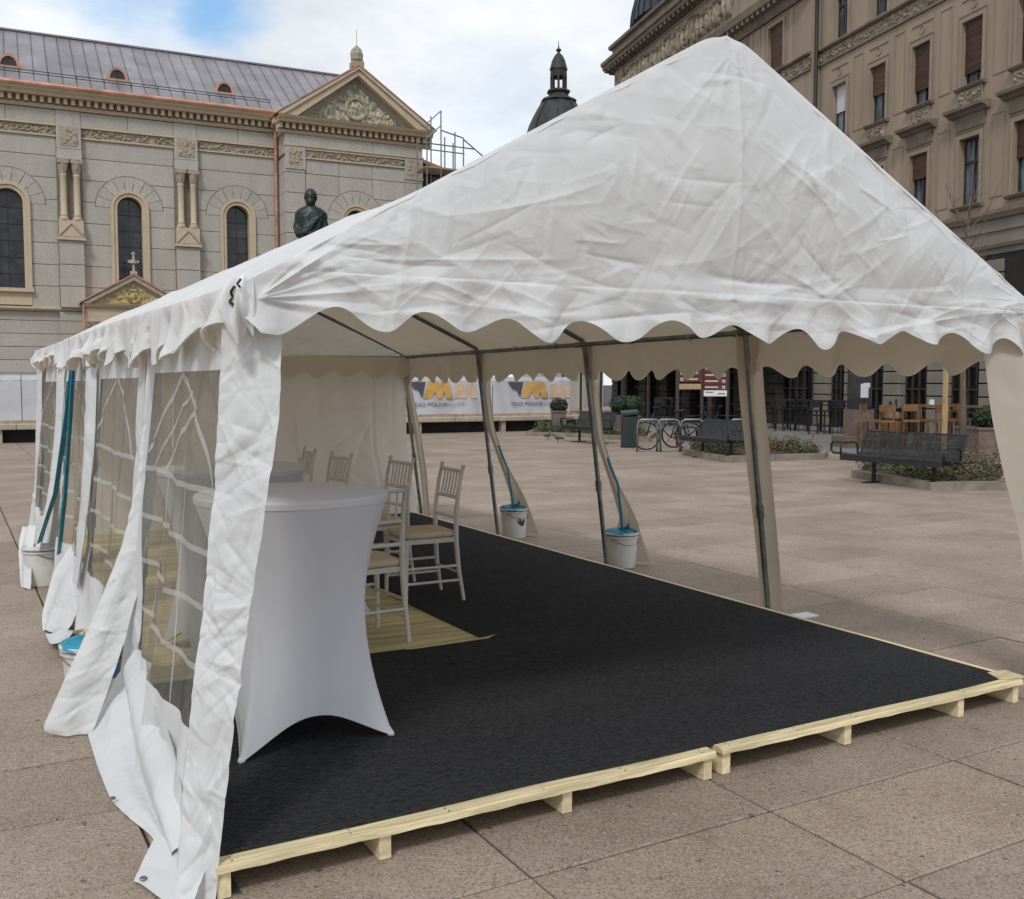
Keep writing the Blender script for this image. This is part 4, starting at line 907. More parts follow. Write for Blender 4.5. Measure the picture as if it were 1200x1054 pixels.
# pilasters with paired columns
for i, (a, b) in enumerate(PIL):
    cx = (a + b) / 2; w_ = b - a
    p = mbuild(MB().box(a, b, -.10, .0, 4.5, 11.45).box(a - .05, b + .05, -.16, 0, 0, 4.36), 'pilaster', 'joint')
    z = 0.0
    for (z0, z1) in low: MB().bbox(a - .05, b + .05, -.21, -.155, z0 + .01, z1 - .01, .012).build('stone_block', 'stone', p)
    for (z0, z1) in ((4.5, 5.32), (5.32, 6.14), (6.14, 7.06)): MB().bbox(a, b, -.40, -.095, z0 + .01, z1 - .01, .012).build('stone_block', 'stone', p)
    MB().bbox(a - .01, b + .01, -.30, -.095, 10.12, 10.5, .012).bbox(a, b, -.26, -.095, 10.52, 11.43, .012).bbox(a, b, -.05, .0, 11.46, 11.98, .012).build('stone_block', 'stone', p)
    MB().box(a + .12, b - .12, -.275, -.262, 10.62, 11.33).build('panel_ground', 'relief', p)
    relief('carved_panel', a + .14, b - .14, 10.64, 11.31, -.277, 'relief', p, .03, 20 + i, dep=.05)
    g2 = MB(); g2.box(a - .06, b + .06, -.50, -.095, 7.06, 7.16); g2.prism([(a - .04, 7.162), (b + .04, 7.162), (cx, 7.66)], -.46, -.30); g2.prism([(a + .10, 7.19), (b - .10, 7.19), (cx, 7.54)], -.475, -.461)
    g2.box(a, b, -.40, -.095, 7.165, 7.82); g2.build('gablet', 'stone_warm', p); MB().tube([(a - .02, -.47, 7.18), (cx, -.47, 7.68), (b + .02, -.47, 7.18)], .035, 6).build('gablet_rim', 'relief', p)
    for sx in (-1, 1):
        x = cx + sx * w_ * .27
        MB().lathe([(.17, 7.83), (.17, 7.93), (.13, 7.96), (.15, 8.02), (.12, 8.06), (.12, 9.45), (.14, 9.5), (.12, 9.55)], (x, -.26, 0), 14).build('column_shaft', 'stone_warm', p, 'auto')
        MB().lathe([(.125, 9.552), (.16, 9.7), (.20, 9.9), (.215, 9.95)], (x, -.26, 0), 8).box(x - .21, x + .21, -.45, -.1, 9.952, 10.09).build('capital', 'relief', p)
# frieze, string courses, cornice
for (a, b) in bays:
    q = mbuild(MB().box(a, b, -.10, .0, 10.96, 11.02).box(a, b, -.14, .0, 11.36, 11.44), 'frieze_moulding', 'stone_warm')
    relief('carved_frieze', a, b, 11.02, 11.36, -.045, 'ornament' if False else 'relief', CH, .04, int(a * 10) + 300, dep=.10)
mbuild(MB().prismx([(0, 4.36), (-.12, 4.36), (-.25, 4.44), (-.25, 4.50), (0, 4.53)], -20, 10.66), 'string_course', 'stone_warm')
def cornice_run(x0, x1, y, zt, parent, ends=True):
    mb = MB().prismx([(y, zt - .62), (y - .10, zt - .62), (y - .16, zt - .5), (y, zt - .5)], x0, x1)
    mb.prismx([(y + .02, zt - .24), (y - .42, zt - .24), (y - .46, zt - .16), (y - .55, zt - .08), (y - .60, zt), (y + .02, zt)], x0, x1)
    mb.box(x0, x1, y - .02, y + .02, zt - .5, zt - .24)
    mb.build('cornice', 'stone_warm', parent)
    d = MB(); x = x0 + .06
    while x < x1 - .12: d.box(x, x + .13, y - .30, y - .02, zt - .46, zt - .243); x += .27
    stuff(d.build('dentils', 'stone_warm', parent))
cornice_run(-20, 10.6, 0, 12.62, CH)
mbuild(MB().prismx([(.3, 12.62), (-.63, 12.622), (-.66, 12.70), (-.60, 12.80), (.3, 12.95)], -20, 10.75), 'gutter', 'copper')
# roof: standing seam panels
RB, RZ, SL = 0.0, 12.86, .66; RD = 5.2
roof = mbuild(MB().add([(-20, 0, RZ - .02), (16.6, 0, RZ - .02), (16.6, RD, RZ + SL * RD - .02), (-20, RD, RZ + SL * RD - .02), (16.6, 2 * RD, RZ - .02), (-20, 2 * RD, RZ - .02)], [(0, 1, 2, 3), (3, 2, 4, 5), (0, 3, 5), (1, 4, 2)]), 'roof', 'roof')
def roof_panel(x0, x1, ya, yb):
    mb = MB(); z = lambda y: RZ + SL * y
    mb.add([(x0 + .02, ya, z(ya)), (x1 - .02, ya, z(ya)), (x1 - .02, yb, z(yb)), (x0 + .02, yb, z(yb)), (x0, ya, z(ya) + .05), (x1, ya, z(ya) + .05), (x1, yb, z(yb) + .05), (x0, yb, z(yb) + .05),
            (x0 - .0, ya, z(ya) - .01), (x0 - .0, yb, z(yb) - .01)], [(0, 1, 2, 3), (0, 3, 7, 4), (1, 5, 6, 2)])
    return mb.build('roof_panel', 'roof', roof)
x = -12.0
while x < 15.9:
    yb = RD; roof_panel(x, x + .49, -.35, RD); x += .5
stuff(mbuild(MB().box(-20, -12, -.3, 0, RZ - .15, RZ), 'eave_trim', 'roof', roof))
mbuild(MB().box(-20, 16.6, RD - .08, RD + .08, RZ + SL * RD, RZ + SL * RD + .07), 'ridge_cap', 'roof', roof)
# snow guard rail near the eave
sg = MB()
for dz, dy in ((.16, .55), (.26, .55)): sg.tube([(-12, dy, RZ + SL * dy + dz), (10.5, dy, RZ + SL * dy + dz)], .016, 6)
for i in range(23): sg.tube([(-12 + i, .55, RZ + SL * .55), (-12 + i, .55, RZ + SL * .55 + .28)], .012, 5)
mbuild(sg, 'snow_guard', 'black')
for cx in (-7.6, -3.4, .65, 4.55, 8.75):
    y0 = 1.35; zb = RZ + SL * y0 - .02
    d = mbuild(MB(), 'dormer', None)
    arc = [(cx + .41 * cos(a), zb + .50 * sin(a)) for a in np.linspace(0, pi, 17)]; arci = [(cx + .29 * cos(a), zb + .06 + .36 * sin(a)) for a in np.linspace(0, pi, 17)]
    mb = MB()
    for i in range(16): mb.prism([arci[i], arci[i + 1], arc[i + 1], arc[i]], y0, y0 + .9)
    mb.box(cx - .44, cx + .44, y0 - .04, y0 + .3, zb - .04, zb + .055); mb.build('dormer_hood', 'copper', d, False)
    MB().prism(arci, y0 + .08, y0 + .1).build('dormer_pane', 'glassdark', d)
    MB().box(cx - .012, cx + .012, y0 + .055, y0 + .079, zb + .06, zb + .41).build('glazing_bar', 'black', d)
# downpipe
mbuild(MB().tube([(10.5, -.17, 12.2), (10.5, -.17, 0)], .07, 10).lathe([(.10, 12.1), (.2, 12.45), (.2, 12.6)], (10.5, -.17, 0), 10), 'downpipe', 'copper', None, 'auto')
# ---- transept with pediment
TX0, TX1, TY = 10.67, 16.64, -1.05; TC = (TX0 + TX1) / 2
tw = MB(); arch_wall(tw, TX0, TX1, 0, 11.8, TY, TY + .5, [(TC, .47, 5.2, 8.55)]); tw.box(TX0, TX0 + .5, TY + .5, 0, 0, 11.8).box(TX1 - .5, TX1, TY + .5, 5, 0, 11.8)
tws = mbuild(tw, 'transept_wall', 'joint')
for i, (z0, z1) in enumerate(low + crs):
    z1 = min(z1, 10.85) if z1 > 10.5 else z1
    for (a, b) in ((TX0, TX0 + .80), (TX1 - .8, TX1)): MB().bbox(a, b, TY - .10, TY, z0 + .01, z1 - .01, .012).build('stone_block', 'stone', tws)
    MB().add([(TX0 - .04, TY - .1, z0 + .01), (TX0 - .04, -.06, z0 + .01), (TX0 - .04, -.06, z1 - .01), (TX0 - .04, TY - .1, z1 - .01), (TX0, TY - .1, z0 + .01), (TX0, -.06, z0 + .01), (TX0, -.06, z1 - .01), (TX0, TY - .1, z1 - .01)],
             [(0, 1, 2, 3), (4, 7, 6, 5), (0, 4, 5, 1), (1, 5, 6, 2), (2, 6, 7, 3), (3, 7, 4, 0)]).build('stone_block', 'stone', tws)
    segs = [(TX0 + .8, TX1 - .8)]
    if z1 > 5.2 and z0 < 9.2:
        w_ = .65 if z0 < 8.43 else sqrt(max(0, .67 ** 2 - (z0 - 8.45) ** 2)) if z0 < 9.1 else 0; segs = [(TX0 + .8, TC - w_), (TC + w_, TX1 - .8)] if w_ else segs
    for (p, q) in segs:
        n = max(1, round((q - p) / 1.6))
        for j in range(n): MB().bbox(p + (q - p) * j / n + .008, p + (q - p) * (j + 1) / n - .008, TY - .03, TY + .01, z0 + .01, z1 - .01, .012).build('stone_block', 'stone', tws)
church_window(TC, .47, 5.2, TY + .0)
for (a, b) in ((TX0, TX0 + .82), (TX1 - .82, TX1)):
    mbuild(MB().box(a - .01, b + .01, TY - .14, TY + .1, 10.38, 10.44).bbox(a, b, TY - .13, TY, 10.44, 11.3, .012), 'corner_panel', 'stone')
    relief('carved_panel', a + .13, b - .13, 10.52, 11.2, TY - .135, 'relief', CH, .03, int(a * 7), dep=.05)
relief('carved_frieze', TX0 + .85, TX1 - .85, 10.9, 11.2, TY - .05, 'relief', CH, .035, 55, dep=.10)
mbuild(MB().box(TX0 + .83, TX1 - .83, TY - .1, TY + .02, 10.84, 10.9).box(TX0 + .83, TX1 - .83, TY - .12, TY + .02, 11.2, 11.29).box(TX0 - .03, TX1 + .03, TY - .16, TY + .1, 11.3, 11.36), 'frieze_moulding', 'stone_warm')
mbuild(MB().bbox(TX0, TX1, TY - .07, TY, 11.37, 11.79, .012).box(TX0 - .04, TX0, TY, -.06, 11.0, 11.79), 'stone_band', 'stone')
cornice_run(TX0 - .35, TX1 + .35, TY, 12.42, CH)
# side return of the cornice
rt = MB().box(TX0 - .42, TX0, TY - .02, -.62, 12.18, 12.42).box(TX0 - .12, TX0, TY - .02, -.1, 11.8, 12.0); mbuild(rt, 'cornice', 'stone_warm')
pd = MB(); ax, az = TC, 14.72; xl, xr = TX0 - .36, TX1 + .36
for (xe, sg_) in ((xl, 1), (xr, -1)):
    t_ = .34
    pd.prism([(xe, 12.425), (xe + sg_ * .75, 12.425), (ax, az - .36), (ax, az - .06)] if True else [], TY - .52, TY + .3)
    pd.prism([(xe - sg_ * .06, 12.426), (xe + sg_ * .22, 12.43), (ax, az - .125), (ax, az)], TY - .60, TY - .521)
mbuild(pd, 'raking_cornice', 'stone_warm')
mbuild(MB().prism([(xl + .7, 12.43), (xr - .7, 12.43), (ax, az - .33)], TY - .10, TY + .1), 'tympanum', 'stone')
def tri_relief(name, x0, x1, z0, apex, y, mat, parent, step=.04, seed=4, dep=.06):
    X, Z, D = relief_bumps(x0, x1, z0, apex, step, seed, 'scroll', dep); D2 = D
    cx = (x0 + x1) / 2; R = np.hypot(X - cx, (Z - z0 - (apex - z0) * .36)); rr_ = (apex - z0) * .34
    D2 = np.where(R < rr_, .03 + .05 * (np.abs(R - rr_ * .88) < rr_ * .12) + .06 * np.exp(-(R / (rr_ * .35)) ** 2), D2)
    hh = (apex - Z) / (apex - z0) * (x1 - x0) / 2; m = np.abs(X - cx) < hh
    m = m[:-1, :-1] & m[1:, 1:] & m[:-1, 1:] & m[1:, :-1]
    return link(name, grid_mesh(X, y - D2, Z, m), mat, parent, False)
tri_relief('mosaic', xl + 1.35, xr - 1.35, 12.56, az - .62, TY - .115, 'mosaic', CH, .035)
mb = MB()
for (p, q) in (((xl + 1.2, 12.50), (ax, az - .54)), ((xr - 1.2, 12.50), (ax, az - .54)), ((xl + 1.2, 12.50), (xr - 1.2, 12.50))): mb.tube([(p[0], TY - .14, p[1]), (q[0], TY - .14, q[1])], .04, 6)
mb.tube([(ax + .40 * cos(a), TY - .17, 13.06 + .42 * sin(a)) for a in np.linspace(0, 2 * pi, 25)[:-1]], .045, 6, True)
mbuild(mb, 'mosaic_border', 'relief')
tr = MB()
for (xe, sg_) in ((xl - .1, 1), (xr + .1, -1)): tr.prism([(xe, 12.43), (xe + sg_ * .08, 12.52), (ax, az + .08), (ax, az + .005)], TY - .63, RD + .2)
mbuild(tr, 'transept_roof', 'copper', roof)
mbuild(MB().box(ax - .24, ax + .24, TY - .55, TY - .05, az - .02, az + .22).lathe([(.17, az + .22), (.26, az + .30), (.28, az + .55), (.22, az + .72), (.10, az + .84), (.03, az + .92)], (ax, TY - .3, 0), 8).tube([(ax, TY - .3, az + .9), (ax, TY - .3, az + 1.55)], .012, 5), 'finial', 'relief')
# ---- portal
PX, PY = 4.72, -1.15
po = MB()
for sx in (-1, 1):
    po.box(PX + sx * 1.4 - .28, PX + sx * 1.4 + .28, PY, 0, 0, 3.75)
po.box(PX - 1.68, PX + 1.68, PY, 0, 3.95, 4.5); po.prismx([(PY, 4.5), (PY - .1, 4.5), (PY - .2, 4.62), (0, 4.62)], PX - 1.75, PX + 1.75)
p_ = mbuild(po, 'portal', 'stone_warm')
MB().box(PX - 1.1, PX + 1.1, -.06, -.032, 0, 3.9).build('door', 'inside', p_)
for sx in (-1, 1): MB().lathe([(.19, 3.75), (.25, 3.86), (.3, 3.945)], (PX + sx * 1.4, PY - .05, 0), 8).box(PX + sx * 1.4 - .3, PX + sx * 1.4 + .3, PY - .06, -.5, 3.75, 3.94).build('capital', 'relief', p_)
MB().prism([(PX - 1.7, 4.63), (PX + 1.7, 4.63), (PX, 5.62)], PY + .02, 0).build('gable_block', 'stone_warm', p_)
tri_relief('gable_mosaic', PX - 1.35, PX + 1.35, 4.68, 5.46, PY - .0, 'mosaicgold', p_, .035, 8, .04)
mb = MB()
for sx in (-1, 1): mb.prism([(PX + sx * 1.86, 4.63), (PX + sx * 1.6, 4.63), (PX, 5.56), (PX, 5.74)], PY - .18, 0)
mb.build('raking_cornice', 'relief', p_)
mb = MB()
for sx in (-1, 1): mb.prism([(PX + sx * 1.92, 4.64), (PX + sx * 1.90, 4.71), (PX, 5.82), (PX, 5.745)], PY - .22, 0)
mb.build('portal_roof', 'copper', p_)
MB().box(PX - .04, PX + .04, PY - .16, PY - .08, 5.9, 6.55).box(PX - .2, PX + .2, PY - .155, PY - .085, 6.22, 6.31).box(PX - .12, PX + .12, PY - .2, PY - .04, 5.76, 5.9).lathe([(.06, 6.52), (.08, 6.58), (.02, 6.63)], (PX, PY - .12, 0), 8).lathe([(.13, 6.2), (.13, 6.33)], (PX, PY - .12, 0), 12, True).build('cross', 'stone', p_)
MB().tube([(PX - 1.8, PY - .1, 4.6), (PX - 1.8, PY - .1, 0)], .05, 8).build('downpipe', 'copper', p_)
# ---- low wing with scaffold, behind right
mbuild(MB().box(16.65, 19.0, 1.6, 9, 0, 10.9), 'rear_wing', 'stone')
mbuild(MB().add([(16.65, 1.0, 12.05), (19.5, 1.0, 11.25), (19.5, 8, 11.25), (16.65, 8, 12.05), (16.65, 1.0, 11.9), (19.5, 1.0, 11.1), (19.5, 8, 11.1), (16.65, 8, 11.9)], [(0, 1, 2, 3), (4, 7, 6, 5), (0, 4, 5, 1), (1, 5, 6, 2), (2, 6, 7, 3), (3, 7, 4, 0)]), 'wing_roof', 'copper')
mbuild(MB().box(16.68, 17.4, 1.15, 1.22, 9.0, 11.8).box(17.4, 19.2, 1.1, 1.5, 10.6, 11.05), 'debris_netting', 'debris')
sc = thing('scaffold', 'steel tube scaffold rising at the right end of the church', 'scaffold', (18.15, 38.9, 0))
def stube(n_, *pts): MB().tube([Vector(p) for p in pts], .028, 6).build(n_, 'galv', sc)
for i, x in enumerate((-.35, .30, .95, 1.35)):
    for y in (0, 1.0): stube('standard', (x, y, 0), (x, y, (12.0, 13.0, 12.2, 12.0)[i]))
for z in (9.6, 10.6, 11.6):
    for y in (0, 1.0): stube('ledger', (-.35, y, z), (1.9 if z > 11 else 1.35, y, z))
stube('brace', (-.35, 0, 12.4), (.30, 0, 13.0)); stube('brace', (-.35, 0, 11.8), (.30, 0, 12.4)); stube('brace', (.30, 0, 12.2), (1.35, 0, 12.0)); stube('brace', (1.35, 0, 11.95), (2.5, 0, 11.2)); stube('standard', (-.35, 0, 12.0), (-.35, 0, 12.4))
for i in range(2): MB().box(-.35 + i * .85, .45 + i * .85, .05, .95, 10.64, 10.69).build('walkboard', 'stake', sc)
# ================================================================== TOWER (behind)
tl = at(653.5, 70)
tow = thing('church_tower', 'dark green domed lantern tower rising behind the tent roof', 'tower', tl)
MB().lathe([(3.2, 0), (3.2, 16.5), (3.5, 16.6), (3.5, 17.0), (3.0, 17.1)], n=8).build('tower_body', 'stone', tow)
DP = [(2.35, 17.1), (2.3, 17.8), (2.17, 18.5), (1.95, 19.2), (1.66, 19.8), (1.35, 20.35), (1.12, 20.72)]
MB().lathe(DP, n=24).build('dome', 'slate', tow, 'auto')
for k in range(8):
    a = k * pi / 4 + .2; MB().tube([((r_ + .02) * cos(a), (r_ + .02) * sin(a), z_) for r_, z_ in DP], .05, 5).build('dome_rib', 'slate', tow)
MB().lathe([(1.2, 20.72), (1.28, 20.78), (1.15, 20.92), (.72, 21.1), (.68, 21.25), (.82, 21.4), (.80, 21.5), (.6, 21.58)], n=8).build('gallery', 'slate', tow)
for k in range(8):
    a = k * pi / 4 + .2; MB().box(-.07, .07, -.065, .065, 0, 1.1).build('lantern_post', 'slate', tow, False, (.50 * cos(a), .50 * sin(a), 21.56)).rotation_euler = (0, 0, a)
    if k % 2 == 0: MB().lathe([(.04, 0), (.07, .08), (.03, .18), (.01, .25)], (.62 * cos(a), .62 * sin(a), 22.85), 6).build('pinnacle', 'slate', tow)
MB().lathe([(.56, 22.4), (.57, 22.85), (.62, 22.9), (.58, 23.05), (.46, 23.5), (.28, 23.85), (.10, 24.03), (.07, 24.1), (.18, 24.17), (.18, 24.27), (.06, 24.35), (.03, 24.5), (.012, 24.85)], n=16).build('lantern_cap', 'slate', tow, 'auto')
# ================================================================== RIGHT BUILDING
BL = thing('corner_palace', 'ochre plaster corner building with brown roller blinds and carved friezes', 'building', (27.404, 21.994, 0), radians(256.46))
def bb(mb, n, m, p=None, sm=False): return mb.build(n, m, p or BL, sm)
def rect_wall(mb, x0, x1, z0, z1, y0, y1, ops):
    xs = sorted(set([x0, x1] + [o[0] for o in ops] + [o[1] for o in ops]))
    for a, b in zip(xs, xs[1:]):
        hs = sorted([(o[2], o[3]) for o in ops if o[0] < (a + b) / 2 < o[1]]); z = z0
        for c, d in hs: mb.box(a, b, y0, y1, z, c); z = d
        mb.box(a, b, y0, y1, z, z1)
WX = [-4.68, -2.42, -.2, 2.1, 4.3, 6.5, 8.7, 10.9]; HW = .43
PWX = [-8.55, -11.6, -14.9, -18.2, -21.5, -24.6]
ops = []
for x in WX: ops += [(x - HW, x + HW, 6.95, 8.95), (x - HW, x + HW, 10.5, 12.4), (x - HW, x + HW, 14.0, 15.9), (x - HW, x + HW, 17.2, 18.7)]
mb = MB(); rect_wall(mb, -6.0, 13, 6.36, 19.1, 0, .5, ops); bb(mb, 'wing_wall', 'plaster')
ops = []
for x in PWX: ops += [(x - .55, x + .55, 6.95, 9.15), (x - .55, x + .55, 10.4, 12.5), (x - .55, x + .55, 14.0, 15.75)]
mb = MB(); rect_wall(mb, -25.9, -6.003, 6.36, 18.95, -.35, .15, ops); bb(mb, 'pavilion_wall', 'plaster')
bb(MB().box(-25.9, -25.4, .155, 14, 0, 18.95).box(-25.4, 13, .6, 12, .1, 6.3).box(-25.3, 13, 12, 12.4, 6.3, 18.9), 'side_wall', 'plaster')
rw = random.Random(5)
def bwin(cx, z0, z1, hw, y, shut, kind='shutter'):
    w_ = bb(MB(), 'window', None)
    f = MB(); t = .05; yi = y + .17
    f.box(cx - hw, cx - hw + t, yi, yi + .05, z0, z1).box(cx + hw - t, cx + hw, yi, yi + .05, z0, z1).box(cx - hw + t, cx + hw - t, yi, yi + .05, z0, z0 + t).box(cx - hw + t, cx + hw - t, yi, yi + .05, z1 - t, z1)
    zt = z0 + (z1 - z0) * .64
    f.box(cx - hw + t, cx + hw - t, yi - .005, yi + .05, zt, zt + .07).box(cx - .03, cx + .03, yi, yi + .05, z0 + t, zt).box(cx - .02, cx + .02, yi, yi + .05, zt + .07, z1 - t)
    f.build('frame', 'frame', w_)
    MB().box(cx - hw, cx + hw, yi + .055, yi + .075, z0, z1).build('pane', 'pane', w_)
    if shut > 0:
        zb = z1 - (z1 - z0) * shut
        if kind == 'blind': MB().box(cx - hw + .04, cx + hw - .04, yi + .03 - .05, yi - .008, zb, z1).build('blind', 'blind', w_)
        else:
            sm = MB(); z = zb; 
            while z < z1 - .01: sm.add([(cx - hw + .01, y + .10, z), (cx + hw - .01, y + .10, z), (cx + hw - .01, y + .085, z + .048), (cx - hw + .01, y + .085, z + .048), (cx - hw + .01, y + .13, z + .05), (cx + hw - .01, y + .13, z + .05)], [(0, 1, 2, 3), (3, 2, 5, 4)]); z += .052
            sm.build('roller_blind', 'shutter', w_)
    # sill and moulded surround
    s_ = MB(); e = .12; yo = y
    s_.box(cx - hw - e, cx - hw, yo - .05, yo - .002, z0 - .02, z1 + e).box(cx + hw, cx + hw + e, yo - .05, yo - .002, z0 - .02, z1 + e).box(cx - hw, cx + hw, yo - .05, yo - .002, z1 + .0, z1 + e)
    s_.box(cx - hw - e - .09, cx - hw - e - .04, yo - .025, yo - .002, z0 - .02, z1 + e + .12).box(cx + hw + e + .04, cx + hw + e + .09, yo - .025, yo - .002, z0 - .02, z1 + e + .12).box(cx - hw - e - .04, cx + hw + e + .04, yo - .025, yo - .002, z1 + e + .07, z1 + e + .12)
    s_.build('surround', 'plaster_trim', w_)
    MB().prismx([(yo - .002, z0 - .12), (yo - .10, z0 - .12), (yo - .16, z0 - .05), (yo - .16, z0 - .022), (yo - .002, z0 - .022)], cx - hw - .2, cx + hw + .2).build('sill', 'cornice', w_)
    return w_
sh1 = {-4.68: (.5, 'blind'), -2.42: (.50, 's'), -.2: (.74, 's'), 2.1: (.80, 's'), 4.3: (.30, 'blind')}
for x in WX:
    s_, k_ = sh1.get(x, (rw.choice([.3, .6, .8]), 's')); w2 = bwin(x, 10.5, 12.4, HW, 0, s_, 'blind' if k_ == 'blind' else 'shutter')
    MB().box(x - .5, x + .5, -.05, -.002, 9.88, 10.37).build('apron', 'plaster_trim', w2)
    relief('carved_apron', x - .44, x + .44, 9.93, 10.33, -.052, 'ornament', w2, .035, int(x * 10) + 900, dep=.08)
    MB().tube([(x + .11 * cos(a), -.012, 12.85 + .13 * sin(a)) for a in np.linspace(0, 2 * pi, 17)[:-1]], .018, 5, True).box(x - .5, x + .5, -.03, -.002, 13.02, 13.06).build('medallion', 'plaster_trim', w2)
    w1 = bwin(x, 6.95, 8.95, HW, 0, {-.2: .38, 2.1: 0, 4.3: .5}.get(x, .4))
    MB().box(x - .62, x + .62, -.06, -.002, 9.2, 9.62).prismx([(0, 9.62), (-.12, 9.62), (-.2, 9.7), (-.34, 9.74), (-.36, 9.83), (0, 9.87)], x - .82, x + .82).build('hood', 'cornice', w1)
    bwin(x, 14.0, 15.9, HW, 0, rw.choice([0, 0, .2])); 
for x in WX: # panel mouldings between the windows
    a = x + HW + .42; b = x + 2.25 - HW - .42
    if b > 13: continue
    for (z0, z1) in ((7.0, 9.4), (10.5, 13.1)):
        bb(MB().box(a, a + .03, -.022, -.002, z0, z1).box(b - .03, b, -.022, -.002, z0, z1).box(a + .03, b - .03, -.022, -.002, z1 - .03, z1).box(a + .03, b - .03, -.022, -.002, z0, z0 + .03), 'panel_moulding', 'plaster_trim')
for x in PWX:
    bwin(x, 14.0, 15.75, .55, -.35, .94); bwin(x, 10.4, 12.5, .55, -.35, rw.choice([0, .5, .9])); bwin(x, 6.95, 9.15, .55, -.35, rw.choice([0, .3]))
    for (a, b) in ((x - 1.25, x - .85), (x + .85, x + 1.25)): bb(MB().box(a, a + .03, -.375, -.352, 14.2, 16.1).box(b - .03, b, -.375, -.352, 14.2, 16.1).box(a + .03, b - .03, -.375, -.352, 16.07, 16.1), 'panel_moulding', 'plaster_trim')
def band(x0, x1, y, z0, z1, seed):
    bb(MB().prismx([(y, z1), (y - .10, z1), (y - .16, z1 + .05), (y - .16, z1 + .09), (y, z1 + .12)], x0, x1).prismx([(y, z0 - .1), (y - .07, z0 - .08), (y - .07, z0), (y, z0)], x0, x1), 'band_moulding', 'cornice')
    relief('carved_band', x0, x1, z0, z1, y - .004, 'ornament', BL, .045, seed, dep=.09)
band(-6.0, 13, 0, 13.45, 13.86, 501); band(-25.9, -6.0, -.35, 13.35, 13.82, 502)
band(-6.0, 13, 0, 16.4, 16.7, 503)
# string above ground floor
for (x0, x1, y) in ((-6.0, 13, 0), (-25.9, -6.003, -.35)):
    bb(MB().prismx([(y + .5, 6.35), (y - .02, 6.35), (y - .10, 6.36), (y - .18, 6.5), (y - .18, 6.6), (y + .5, 6.66)], x0, x1), 'string_course', 'cornice')
    bb(MB().box(x0, x1, y - .02, y + .5, 5.35, 6.345).prismx([(y - .02, 5.5), (y - .12, 5.52), (y - .16, 5.62), (y - .02, 5.66)], x0, x1).prismx([(y - .02, 6.0), (y - .07, 6.0), (y - .07, 6.06), (y - .02, 6.06)], x0, x1), 'ground_floor_frieze', 'plaster_grey')
bb(MB().tube([(-5.93, -.2, 19.3), (-5.93, -.2, 0)], .07, 10), 'downpipe', 'black', None, True)
# top of pavilion
y = -.35
bb(MB().prismx([(y, 16.05), (y - .12, 16.05), (y - .2, 16.25), (y - .26, 16.42), (y - .52, 16.5), (y - .58, 16.78), (y, 16.95)], -26.3, -6.0), 'middle_cornice', 'cornice')
md = MB(); x = -26.1
while x < -6.2: md.box(x, x + .16, y - .48, y - .2, 16.32, 16.49); x += .42
stuff(bb(md, 'modillions', 'cornice'))
bb(MB().box(-24.85, -24.6, y - .08, y - .002, 17.1, 18.9).box(-11.9, -11.6, y - .08, y - .002, 17.1, 18.9).box(-24.6, -11.9, y - .05, y - .002, 18.82, 18.9), 'frieze_frame', 'plaster_trim')
relief('figure_frieze', -24.55, -12.0, 17.25, 18.78, y - .003, 'ornament', BL, .045, 71, 'figures', .24)
relief('corner_relief', -25.75, -24.9, 17.25, 18.78, y - .003, 'ornament', BL, .05, 73, 'scroll', .15)
bb(MB().prismx([(y + .4, 18.96), (y - .08, 18.96), (y - .14, 19.08), (y - .48, 19.14), (y - .5, 19.3), (y - .6, 19.36), (y - .62, 19.52), (y + .4, 19.62)], -26.5, -6.0), 'main_cornice', 'cornice')
bb(MB().prismx([(0.4, 19.11), (-.08, 19.12), (-.48, 19.2), (-.6, 19.52), (.4, 19.62)], -5.99, 13), 'main_cornice', 'cornice')
md = MB(); x = -26.3
while x < -6.2: md.box(x, x + .18, y - .46, y - .12, 18.97, 19.12); x += .5
stuff(bb(md, 'modillions', 'cornice'))
bb(MB().box(-26.0, -6, y - .1, y + .4, 19.6, 20.15).prismx([(y - .1, 20.151), (y - .28, 20.2), (y - .3, 20.36), (y + .4, 20.4)], -26.15, -6), 'attic', 'cornice')
dm = MB(); n = 48; cxd, cyd = -21.7, 3.9
prof = [(4.3, 18.9), (4.3, 20.3), (4.65, 20.5), (4.6, 21.1), (4.35, 22.1), (3.9, 23.3), (3.5, 24.1), (3.0, 25.6), (1.8, 26.4), (.6, 26.7), (.1, 26.8)]
bb(MB().lathe(prof, (cxd, cyd, 0), n), 'dome', 'dome', None, 'auto')
for k in range(n):
    a = 2 * pi * k / n; bb(MB().tube([(cxd + (r_ + .02) * cos(a), cyd + (r_ + .02) * sin(a), z_) for r_, z_ in prof[:7]], .05, 4), 'dome_seam', 'dome')
# ground floor: rusticated piers between dark shop openings
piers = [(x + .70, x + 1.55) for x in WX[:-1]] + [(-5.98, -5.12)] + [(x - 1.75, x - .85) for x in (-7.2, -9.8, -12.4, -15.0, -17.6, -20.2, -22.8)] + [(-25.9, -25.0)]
bb(MB().box(-25.6, 13, .42, .55, 0, 5.34), 'shop_interior', 'inside')
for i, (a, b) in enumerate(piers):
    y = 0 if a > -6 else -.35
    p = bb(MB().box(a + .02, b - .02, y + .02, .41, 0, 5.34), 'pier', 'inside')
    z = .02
    while z < 5.2: MB().bbox(a, b, y - .05, y + .3, z, z + .36, .015).build('stone_block', 'plaster_grey' if a > -7.5 else 'shadedpier', p); z += .40  # pavilion blocks take the colour with arcade shade in it
bb(MB().box(-6, 13, .0, .41, 3.6, 5.34).box(-25.6, -6.01, -.30, .41, 3.7, 5.34), 'lintel', 'inside')
